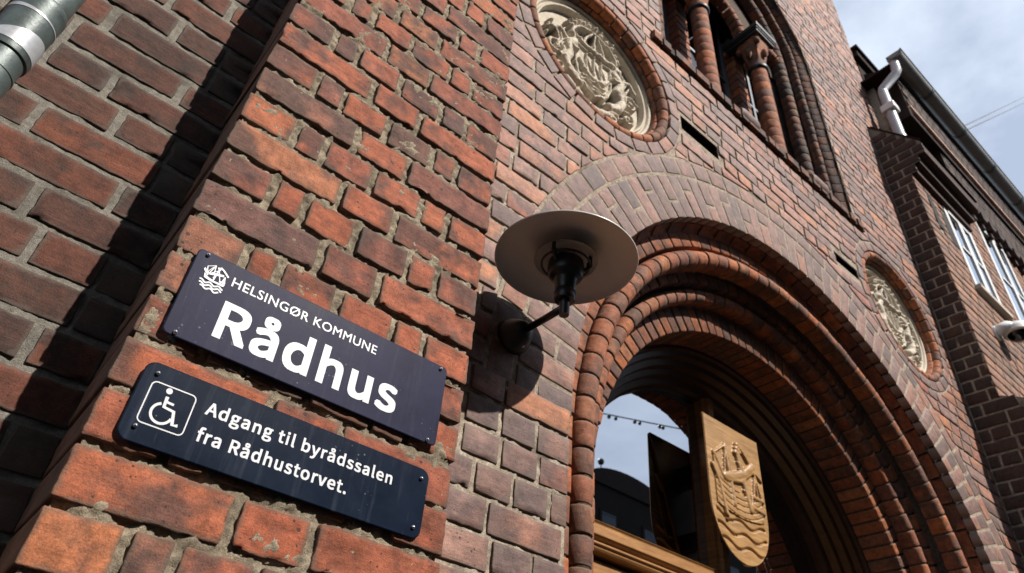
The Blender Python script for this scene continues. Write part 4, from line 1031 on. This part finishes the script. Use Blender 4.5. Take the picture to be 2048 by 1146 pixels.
for i in range(3):
    t = math.radians(78+120*i); c, s = math.cos(t), math.sin(t)
    b = MB(); b.tube([(LX+0.038*c, LY+0.038*s, 0.728), (LX+0.048*c, LY+0.048*s, 0.734), (LX+0.052*c, LY+0.052*s, 0.742), (LX+0.052*c, LY+0.052*s, 0.766)], 0.0042, 8)
    b.lathe([(0.0, -0.006), (0.006, -0.005), (0.006, 0.005), (0, 0.006)], (LX+0.05*c, LY+0.05*s, 0.742), 10, 'z'); b.build('strut', M['lamp_black'], lamp, True, ang=50)
b = MB(); ring = [(LX+0.051*math.cos(t), LY+0.051*math.sin(t), 0.7405) for t in np.linspace(0, 2*PI, 41)]; b.tube(ring, 0.0026, 8); b.build('support_ring', M['lamp_black'], lamp, True)
b = MB(); b.tube([(LX+0.003, LY+0.004, 0.632), (0.6985, 0.08, 0.636), (0.700, 0.145, 0.640)], 0.0078, 14); b.build('arm', M['lamp_black'], lamp, True)
b = MB(); b.lathe([(0.0, -0.050), (0.014, -0.049), (0.020, -0.045), (0.030, -0.030), (0.036, -0.018), (0.041, -0.012), (0.042, 0.0), (0.0, 0.0)], (0.700, WY-0.001, 0.641), 40, 'y', cap=False); b.build('wall_mount', M['lamp_black'], lamp, True, ang=40)
screw(lamp, 0.712, 0.613, WY-0.024, 0.004)

# ------------------------------------------------------------------ carved oak shield in front of the fanlight
SX, SYY = 2.050, 0.556
shield = thing('carved_shield', (SX, SYY, 0.82), 'light oak shield carved with a sailing ship and waves, hung in front of the fanlight', 'shield')
nz_, nx_ = 190, 120; ZT, ZB = 1.082, 0.575; hw0 = 0.166
v = []; f = []
zz = np.linspace(0, 1, nz_); ss = np.linspace(-1, 1, nx_)
def halfw(q):   # q 0 top .. 1 bottom
    return hw0*(1.0 if q < 0.60 else math.sqrt(max(0.0, 1-((q-0.60)/0.4)**2.2)))
Xg = np.array([[s*halfw(q) for s in ss] for q in zz]); Zg = np.array([[ZT-(ZT-ZB)*q for s in ss] for q in zz])
x = Xg/hw0; z = (Zg-ZB)/(ZT-ZB)*2.0     # x -1..1, z 0..2 (bottom..top); wider than high is avoided
h = np.zeros(x.shape)
stn = lambda pts, w, hgt, sharp=0.5: stroke(h, x, z/1.0*1.36, [(a, b_*1.36) for a, b_ in pts], w, hgt, sharp)
hull = (z > 0.62+0.1*x*x) & (z < 1.02-0.16*(x+0.2)+0.50*np.clip(-x-0.15, 0, 1)**1.4+0.42*np.clip(x-0.35, 0, 1)) & (z > 0.36+0.22*x*x) & (np.abs(x) < 0.80)
h = np.where(hull, 0.42, h)
for k in range(7):
    zz_ = 0.46+0.085*k; gl = np.exp(-((z-zz_-0.24*x*x)/0.007)**2); h = np.where(hull, h-0.30*gl, h)
h = stn([(-0.86, 1.22), (-0.66, 0.98), (-0.58, 0.72), (-0.52, 0.52)], 0.055, 0.85)
h = stn([(0.45, 1.02), (0.86, 1.02)], 0.05, 0.8); h = stn([(0.42, 0.86), (0.84, 0.84)], 0.05, 0.8); h = stn([(0.44, 1.02), (0.42, 0.80)], 0.04, 0.8)
h = stn([(-0.20, 0.78), (-0.36, 1.62)], 0.06, 0.8); h = stn([(0.36, 0.80), (0.08, 1.58)], 0.085, 0.95)      # masts
for q in range(6): h = stn([(-0.26-0.016*q, 0.92+0.11*q), (-0.17-0.016*q, 0.90+0.11*q)], 0.028, 0.6)
for q in range(6): h = stn([(0.20-0.03*q, 0.95+0.10*q), (0.32-0.03*q, 0.97+0.10*q)], 0.028, 0.6)
h = stn([(-0.46, 1.13), (-0.1, 1.20), (0.28, 1.32), (0.60, 1.50)], 0.10, 1.05); h = stn([(-0.40, 1.10), (0.1, 1.17), (0.55, 1.40)], 0.06, 0.9)  # furled sail on its yard
for q in range(9): h = blob(h, x, z*1.36, (0.02+0.05*(q % 3)+0.04*(q//3), 1.36*(1.60+0.07*(q//3))-0.03*(q % 3)), 0.085, 0.06, 1.0, 0.4)      # top and banner
h = stn([(0.12, 1.72), (0.32, 1.66), (0.48, 1.54), (0.62, 1.40)], 0.06, 0.85)
h = stn([(-0.36, 1.62), (-0.80, 1.40)], 0.028, 0.6); h = stn([(-0.78, 1.42), (-0.50, 1.10)], 0.045, 0.75); h = stn([(-0.36, 1.60), (-0.46, 1.16)], 0.026, 0.6)
h = stn([(0.62, 1.44), (0.90, 1.34)], 0.035, 0.7)
for xx in (0.54, 0.68, 0.82): h = stn([(0.66, 1.40), (xx, 1.04)], 0.028, 0.65)
for k in range(3):
    zc = 0.20+0.17*k; wv = np.exp(-((z-zc-0.035*np.sin(x*8.0+k)-0.05*x*x)/0.016)**2); h = np.where((z < 0.72), h-0.75*wv*(np.abs(x) < 0.84), h)
h = h+0.04*np.array([nz3(a*4, b_*16, 2) for a, b_ in zip(x.ravel(), z.ravel())]).reshape(x.shape)
h = h*np.clip((1-np.abs(np.tile(ss, (nz_, 1))))/0.05, 0, 1)
Yg = SYY-h*0.0125
Yg[:, 0] += 0.004; Yg[:, -1] += 0.004; Yg[0, :] += 0.003
vv = np.stack([SX+Xg, Yg, Zg], -1).reshape(-1, 3).tolist(); idx = np.arange(nz_*nx_).reshape(nz_, nx_)
f = np.stack([idx[:-1, :-1], idx[1:, :-1], idx[1:, 1:], idx[:-1, 1:]], -1).reshape(-1, 4).tolist()
per = list(idx[0, :])+list(idx[1:, -1])+list(idx[-1, -2::-1])+list(idx[-2:0, 0]); bb = len(vv); n = len(per)
for i in per: vv.append((vv[i][0], SYY+0.016, vv[i][2]))
f = [tuple(q) for q in f]+[(per[(i+1) % n], per[i], bb+i, bb+(i+1) % n) for i in range(n)]
b = MB(); b.v = vv; b.f = f; b.a = [0.0]*len(vv); b.e = [1.0]*len(vv); b.build('shield_board', M['oak'], shield, True, False, ang=45)
b = MB(); b.add([(vv[i][0]+(SX-vv[i][0])*0.004, SYY+0.0165, vv[i][2]) for i in per], [tuple(range(n))]); b.build('shaded_back', M['shaded_oak'], shield)  # dark sheet paints the shade on the back of the shield
b = MB(); b.box(SX-0.02, SX+0.02, SYY+0.017, 0.637, 0.90, 0.98); b.box(SX-0.02, SX+0.02, SYY+0.017, 0.637, 0.66, 0.72); b.build('bracket', M['iron'], shield)

# ------------------------------------------------------------------ drainpipe on the left
dp = thing('drainpipe', (-0.298, 0.125, GZ), 'grey green zinc drainpipe with overlapping joints against the dark wall', 'drainpipe')
px_, py_ = -0.298, 0.125
b = MB(); b.lathe([(0.0312, GZ), (0.0312, 0.60)], (px_, py_, 0), 48, 'z'); b.build('lower_length', M['zinc_dull'], dp, True, ang=50)
b = MB(); b.lathe([(0.0312, 0.583), (0.0340, 0.584), (0.0346, 0.588), (0.0346, 0.690), (0.0352, 0.694), (0.0352, 0.702), (0.0340, 0.706), (0.0312, 0.708)], (px_, py_, 0), 48, 'z', cap=False); b.build('socket', M['zinc_dull'], dp, True, ang=50)
b = MB(); b.lathe([(0.0318, 0.70), (0.0318, 3.9)], (px_, py_, 0), 48, 'z'); b.build('upper_length', M['zinc_dull'], dp, True, ang=50)
b = MB(); b.lathe([(0.0313, 0.548), (0.0322, 0.549), (0.0322, 0.553), (0.0313, 0.554)], (px_, py_, 0), 48, 'z', cap=False); b.build('seam', M['zinc_dull'], dp, True, ang=40)
def wedge_band(zb, h0, h1, th, tilt, name):
    b_ = MB(); v = []; n_ = 56
    for k in range(n_):
        t = 2*PI*k/n_; q = 0.5+0.5*math.cos(t-th); zc = zb+tilt*math.cos(t-th); hh_ = h0+(h1-h0)*q
        for r, z in ((0.0346, zc), (0.0353, zc+0.0008), (0.0353, zc+hh_-0.0008), (0.0346, zc+hh_)): v.append((px_+r*math.cos(t), py_+r*math.sin(t), z))
    b_.add(v, [(4*k+a, 4*k+a+1, 4*((k+1) % n_)+a+1, 4*((k+1) % n_)+a) for k in range(n_) for a in range(3)])
    return b_.build(name, M['galvanised'], dp, True, True, ang=40)
wedge_band(0.594, 0.004, 0.040, -0.35, 0.0, 'sunlit_band'); wedge_band(0.664, 0.012, 0.004, -0.35, 0.0, 'sunlit_band')  # pale bands paint sunlit crescents on the pipe
b = MB(); b.lathe([(0.0320, 0.86), (0.0350, 0.861), (0.0350, 0.878), (0.0320, 0.879)], (px_, py_, 0), 40, 'z', cap=False); b.box(px_-0.008, px_+0.008, py_+0.034, WY, 0.862, 0.877); b.build('bracket', M['galvanised'], dp, True, ang=40)

# ------------------------------------------------------------------ wing on the right
wing = thing('side_wing', (4.8, 0.1, GZ), 'brick side wing with white windows and a corner darkened as in shade, standing beyond the entrance front', 'building')
FY, CX = 0.04, 3.58
def ymin(z):
    if z < 1.63: return -0.12
    if z < 1.69: return -0.12+0.16*(z-1.63)/0.06
    if z < 3.27: return FY
    if z < 3.335: return 0.005
    if z < 3.40: return -0.03
    if z < 3.49: return -0.075
    if z < 3.86: return -0.075+0.265*(z-3.49)/0.37
    return 9
b = MB()
b.box(CX+0.006, 9.0, FY+0.008, 0.8, 1.60, 3.5); b.box(4.36, 9.0, FY+0.008, 0.8, 3.5, 4.35); b.box(3.90, 4.36, 0.14, 0.8, 3.5, 4.6)
b.box(CX+0.006, 4.3, -0.112, 0.5, GZ, 1.60); b.box(4.3, 9, FY+0.008, 0.8, GZ, 1.6)
b.prism([(-0.112, 1.60), (FY+0.008, 1.60), (FY+0.008, 1.685)], CX+0.006, 4.3, 'x')
b.build('mortar', M['portal_mortar'], wing)
b = MB()   # corbelled cap with its sloping top
[b.box(CX+0.007, 4.36, y0_+0.006, FY+0.009, z0_, z1_) for z0_, z1_, y0_ in ((3.27, 3.3348, 0.005), (3.335, 3.4008, -0.03), (3.401, 3.49, -0.075))]
b.prism([(-0.069, 3.491), (FY+0.10, 3.491), (FY+0.15, 3.84), (0.165, 3.845)], CX+0.007, 4.36, 'x'); b.build('cap', M['shaded_corner_brick'], wing)
b = MB(); b.prism([(-0.082, 3.490), (-0.076, 3.486), (0.200, 3.862), (0.196, 3.868)], CX-0.004, 4.37, 'x'); b.build('cap_tile', M['soffit'], wing)
# side bricks (face towards -x): built in the y-z plane
def side_brick(y0, y1, z0, z1, mb_, X):
    v, f, e = grid_brick(y1-y0, z1-z0, 0.015, 7, 5, rng.random()*90)
    q = [(X+yy, (y0+y1)/2-a, (z0+z1)/2+c) for a, yy, c in v]
    m = MB(); m.add(q, f, 0, e)
    mm = m.mesh('shaded_corner_brick', (X, (y0+y1)/2, (z0+z1)/2), True, True); mm.materials.append(M['shaded_corner_brick'])
    piece('shaded_corner_brick', mm, wing, (X, (y0+y1)/2, (z0+z1)/2))
for k in range(4, 58):
    z1 = k*H; z0 = z1-0.0555; ym = max(ymin(z0), ymin(z1), ymin((z0+z1)/2))
    if ym > 0.12: continue
    y1 = 0.196; cuts = [y1]; w = [0.058, 0.16, 0.09] if k % 2 else [0.105, 0.09, 0.16]
    if ym < 0 and k < 25: w = [0.055, 0.085, 0.16] if k % 2 else [0.15, 0.085, 0.06]
    y = y1; i = 0
    while y > ym+0.012:
        y2 = max(y-w[i % 3], ym)
        if y2-ym < 0.03: y2 = ym
        side_brick(y2, y-0.011, z0, z1, None, CX); y = y2; i += 1
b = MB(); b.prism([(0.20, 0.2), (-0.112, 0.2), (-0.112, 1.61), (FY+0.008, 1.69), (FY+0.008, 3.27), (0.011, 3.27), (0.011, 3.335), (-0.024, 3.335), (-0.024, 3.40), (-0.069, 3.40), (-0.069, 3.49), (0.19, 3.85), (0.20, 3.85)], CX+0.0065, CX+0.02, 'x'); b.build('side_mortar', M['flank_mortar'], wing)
W1 = (3.985, 4.365, 2.60, 3.27); W2 = (4.70, 5.16, 2.60, 3.62); SLOTS = [(3.735, 3.80, 2.93, 3.20), (3.885, 3.975, 2.88, 3.16)]
Bg = Bricks(wing, M['wing_brick'], FY, 'wing', 0.0555, (7, 5), depth=0.014)
for k in range(26, 65):
    z1 = k*H; z0 = z1-0.0555; x = CX+(0 if k % 2 else 0.0)
    first = True
    while x < 6.6:
        w = H_ if (k % 2) else S_
        if first and k % 2: w = 0.13
        first = False
        spans = [(x, min(x+w, 6.6))]
        for a, b_, c, d in [W1, W2]+SLOTS:
            ns = []
            for p, q in spans:
                if z1 > c-0.01 and z0 < d+0.01 and q > a and p < b_:
                    if p < a-0.02: ns.append((p, a-0.003))
                    if q > b_+0.02: ns.append((b_+0.003, q))
                else: ns.append((p, q))
            spans = ns
        for p, q in spans:
            if z1 > 3.27 and p < 4.36:
                continue
            Bg.rect(p, q, z0, z1)
        x += w+J_*0.9
for k in range(-2, 25):
    x = CX
    while x < 4.29:
        w = H_ if k % 2 else S_; Bg.rect(x, min(x+w, 4.30), (k-1)*H, (k-1)*H+0.0555, None, -0.12); x += w+J_*0.9
Bg.finish()
for a, b_, c, d in SLOTS:
    q = MB(); q.box(a, b_, FY-0.001, FY+0.0065, c, d); q.build('shaded_slot', M['dark_room'], wing)  # flush dark panels paint the shaded reveals of two narrow recesses
for a, b_, c, d in (W1, W2):
    q = MB(); q.box(a, a+0.045, FY-0.004, FY+0.006, c, d); q.box(b_-0.045, b_, FY-0.012, FY+0.006, c, d); q.box(a+0.046, b_-0.046, FY-0.011, FY+0.006, d-0.045, d); q.box(a+0.046, b_-0.046, FY-0.011, FY+0.006, c, c+0.045)
    q.box((a+b_)/2-0.03, (a+b_)/2+0.03, FY-0.013, FY+0.006, c+0.046, d-0.046); q.box(a+0.046, (a+b_)/2-0.031, FY-0.010, FY+0.006, (c+d)/2-0.012, (c+d)/2+0.012); q.box((a+b_)/2+0.031, b_-0.046, FY-0.010, FY+0.006, (c+d)/2-0.012, (c+d)/2+0.012)
    wo = bevel(q.build('window', M['white_paint'], wing), 0.003)
    q = MB(); q.box(a+0.02, b_-0.02, FY-0.003, FY+0.005, c+0.02, d-0.02); q.build('pane', M['pane_bright'], wo)
    q = MB(); q.box(a-0.03, b_+0.03, FY-0.035, FY+0.006, c-0.045, c-0.012); bevel(q.build('sill', M['sill_stone'], wo), 0.003)
# eaves: corbel courses, dentil blocks, lip and soffit
b = MB(); b.box(4.37, 9, 0.002, FY+0.009, 3.70, 4.11); b.box(3.93, 9, -0.012, 0.1, 4.112, 4.56)
b.build('frieze', M['soffit'], wing)
Bz = Bricks(wing, M['shaded_corner_brick'], 0.0, 'frieze', 0.0555, (6, 4), depth=0.01, name='frieze_brick')  # dirty bricks; on the upper band the dark colour also paints the gutter's shade
for k in list(range(56, 62))+list(range(63, 69)):
    x = (4.38 if k < 62 else 3.94)+(k % 2)*0.05
    while x < 6.6: Bz.rect(x, x+H_, (k-0.45)*H, (k-0.45)*H+0.0555, None, 0.0 if k < 62 else -0.022); x += H_+0.011
Bz.finish()
for i in range(24):
    x = 4.45+0.14*i
    q = MB(); q.box(x, x+0.062, FY-0.055, FY+0.005, 3.62, 3.699); q.box(x+0.012, x+0.05, FY-0.03, FY+0.004, 3.56, 3.6195); bevel(q.build('corbel_block', M['shaded_corner_brick'], wing), 0.003)
b = MB(); b.box(3.86, 9, -0.046, -0.0315, 4.113, 4.135); b.build('eaves_lip', M['lip'], wing)
b = MB(); b.box(3.80, 9, -0.035, 0.3, 4.5605, 4.58); b.build('eaves_soffit', M['soffit'], wing)
b = MB(); b.prism([(-0.06, 4.72), (-0.03, 4.67), (3.0, 6.6), (3.0, 6.7)], 4.0, 9, 'x'); b.build('roof', M['roof_tile'], wing)
b = MB()
gp = [(-0.085+0.055*math.cos(t), 4.66+0.055*math.sin(t)) for t in np.linspace(PI, 2*PI, 12)]+[(-0.085+0.048*math.cos(t), 4.66+0.048*math.sin(t)) for t in np.linspace(2*PI, PI, 12)]
b.prism(gp, 3.80, 9, 'x'); b.box(3.80, 3.806, -0.14, -0.03, 4.605, 4.66); b.lathe([(0.0, 0), (0.007, 0), (0.007, 5.2), (0, 5.2)], (3.80, -0.140, 4.662), 10, 'x', cap=False)
b.build('gutter', M['zinc'], wing, True, ang=40)
for i in range(8):
    q = MB(); x = 4.3+0.55*i; q.prism([(-0.085+0.058*math.cos(t), 4.66+0.058*math.sin(t)) for t in np.linspace(PI, 2*PI, 12)]+[(-0.085+0.0555*math.cos(t), 4.66+0.0555*math.sin(t)) for t in np.linspace(2*PI, PI, 12)], x, x+0.03, 'x'); q.build('gutter_bracket', M['zinc_dull'], wing)
b = MB(); b.box(3.90, 4.6, 0.16, 0.9, 5.02, 5.10); b.box(3.88, 4.62, 0.14, 0.92, 5.101, 5.13); b.box(3.95, 4.5, 0.2, 0.9, 4.5, 5.019); b.build('dormer', M['soffit'], wing)
# downpipe
dpr = thing('downpipe', (3.80, 0.07, 3.75), 'pale grey bent downpipe with a white clamp under the gutter of the wing', 'downpipe')
b = MB(); pts = [(3.80, 0.072, 3.70), (3.80, 0.072, 4.34), (3.802, 0.066, 4.365), (3.832, -0.040, 4.475), (3.838, -0.056, 4.505), (3.84, -0.06, 4.63)]
b.tube(pts, 0.034, 20); b.build('pipe', M['pvc_grey'], dpr, True, ang=60)
b = MB(); b.box(3.755, 3.845, 0.022, 0.118, 4.10, 4.165); bevel(b.build('clamp', M['white_paint'], dpr), 0.006)
b = MB(); b.lathe([(0.0345, 3.80), (0.038, 3.802), (0.038, 3.83), (0.0345, 3.832)], (3.80, 0.072, 0), 20, 'z', cap=False); b.build('joint_ring', M['pvc_grey'], dpr, True, ang=50)
# dome camera
cm = thing('security_camera', (4.10, FY, 2.30), 'white dome security camera on the wall of the side wing', 'security camera')
b = MB(); b.tube([(3.99, FY-0.002, 2.255), (3.985, FY-0.03, 2.272), (4.005, FY-0.06, 2.290), (4.05, FY-0.085, 2.292)], [0.030, 0.030, 0.029, 0.028], 16); b.lathe([(0.0, 0), (0.045, 0), (0.045, -0.012), (0.0, -0.012)], (3.99, FY, 2.255), 24, 'y', cap=False); b.build('arm', M['white_paint'], cm, True, ang=50)
b = MB(); b.lathe([(0.0, 0.052), (0.035, 0.050), (0.060, 0.038), (0.072, 0.012), (0.074, -0.012), (0.066, -0.016), (0.0, -0.016)], (4.07, FY-0.085, 2.268), 36, 'z', cap=False); b.build('housing', M['white_paint'], cm, True, ang=40)
b = MB(); b.lathe([(0.056, -0.0165), (0.050, -0.036), (0.032, -0.052), (0.0, -0.058)], (4.07, FY-0.085, 2.268), 30, 'z', cap=False); b.build('dome', M['pane_dark'], cm, True)

# ------------------------------------------------------------------ cables over the roofs and across the street
def cable(pts, r, label, group=None):
    b_ = MB(); b_.tube(pts, r, 8); o = b_.build('overhead_cable', M['cable'], None, True); return setp(o, label, 'cable', group)
def ray_pt(px, py, Y):
    d = (px-1024)/FPX*CR-(py-573)/FPX*CU+CF; t = (Y-CAM[1])/d[1]; return CAM+d*t
for (a, c, lab) in (((1921, 255), (2048, 194), 'upper of two parallel dark cables crossing the sky above the gutter'), ((1932, 260), (2048, 206), 'lower of two parallel dark cables crossing the sky above the gutter'), ((2028, 391), (2048, 383), 'thin single cable low in the sky beside the gutter')):
    p, q = ray_pt(*a, 1.6), ray_pt(*c, 1.9); d = q-p
    cable([tuple(p-d*1.5), tuple(p), tuple(q), tuple(q+d*6)], 0.022 if 'thin' not in lab else 0.008, lab)

# far side of the street (partly seen mirrored in the fanlight)
def house(x0, x1, ztop, label, roof, depth=4.0, yf=-7.0):
    h_ = thing('town_house', ((x0+x1)/2, yf-depth/2, GZ), label, 'house', 'houses across the street')
    b_ = MB(); b_.box(x0, x1, yf-depth, yf, GZ, ztop); b_.build('wall', M['shaded_plaster'], h_)
    if roof == 'barrel':
        b_ = MB(); c = (x0+x1)/2; r = (x1-x0)/2
        b_.prism([(c+r*1.0*math.cos(t), ztop+0.002+r*0.36*math.sin(t)) for t in np.linspace(0, PI, 24)], yf-depth, yf+0.05); b_.build('roof', M['roof_tile'], h_)
    else:
        b_ = MB(); b_.box(x0-0.05, x1+0.05, yf-depth, yf+0.12, ztop+0.002, ztop+0.12); b_.build('roof', M['roof_tile'], h_)
    nxw = int((x1-x0)/0.9)
    for i in range(nxw):
        for zz_ in (0.2, 2.2, 4.0):
            if zz_+1.0 > ztop: continue
            xw = x0+(i+0.5)*(x1-x0)/nxw; q = MB(); q.box(xw-0.24, xw+0.24, yf+0.001, yf+0.03, zz_, zz_+0.95); w_ = q.build('window', M['soffit'], h_)
            q = MB(); q.box(xw-0.19, xw+0.19, yf+0.031, yf+0.036, zz_+0.05, zz_+0.9); q.build('pane', M['pane_dark'], w_)
    return h_
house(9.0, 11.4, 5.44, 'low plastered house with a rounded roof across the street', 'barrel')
house(13.0, 18.5, 7.2, 'tall plain flat roofed house added across the street, right of the rounded roof', 'flat', 1.5)  # added so the right pane mirrors something dark instead of sky
house(4.6, 8.95, 5.2, 'unseen plastered house with a low flat roof added across the street', 'flat')  # this and the next two are unseen, added to hold back sky fill
house(1.45, 4.5, 6.6, 'unseen long plastered house with a flat roof opposite the sign pier, raised to block sky', 'flat')  # height raised to keep sky light off the front
house(-9.0, 1.3, 10.5, 'unseen broad plastered house with a flat roof opposite the drainpipe, tall to block sky', 'flat')  # made tall beside the sun's path to deepen the shadows
b = MB(); b.tube([(9.62, -7.2, 5.6), (9.62, -7.2, 6.0)], 0.012, 8); b.lathe([(0, -0.07), (0.05, -0.05), (0.07, 0), (0.05, 0.05), (0, 0.07)], (9.62, -7.2, 6.04), 16, 'z'); setp(b.build('roof_finial', M['iron'], None, True, ang=60), 'dark ball finial on the rounded roof across the street', 'finial')
for i, (y, zz_, xs) in enumerate(((-5.2, 5.95, (8.05, 8.55, 9.05)), (-5.9, 6.3, (8.75, 9.25, 9.75)))):
    t = thing('light_string', (8.8, y, zz_), ('nearer' if i == 0 else 'farther')+' string of small lamps hung across the street', 'light string')
    b = MB(); b.tube([(5, y-1.6, zz_-0.7), (7.5, y-0.5, zz_-0.12), (9, y, zz_), (11, y+0.6, zz_+0.2), (14, y+1.8, zz_+0.9)], 0.006, 6); b.build('wire', M['cable'], t, True)
    for x in xs:
        q = MB(); q.lathe([(0, -0.07), (0.028, -0.05), (0.034, -0.02), (0.02, 0.02), (0, 0.025)], (x, y+(x-9)*0.3, zz_-0.02+(x-9)*0.1), 12, 'z'); q.build('bulb', M['iron'], t, True)
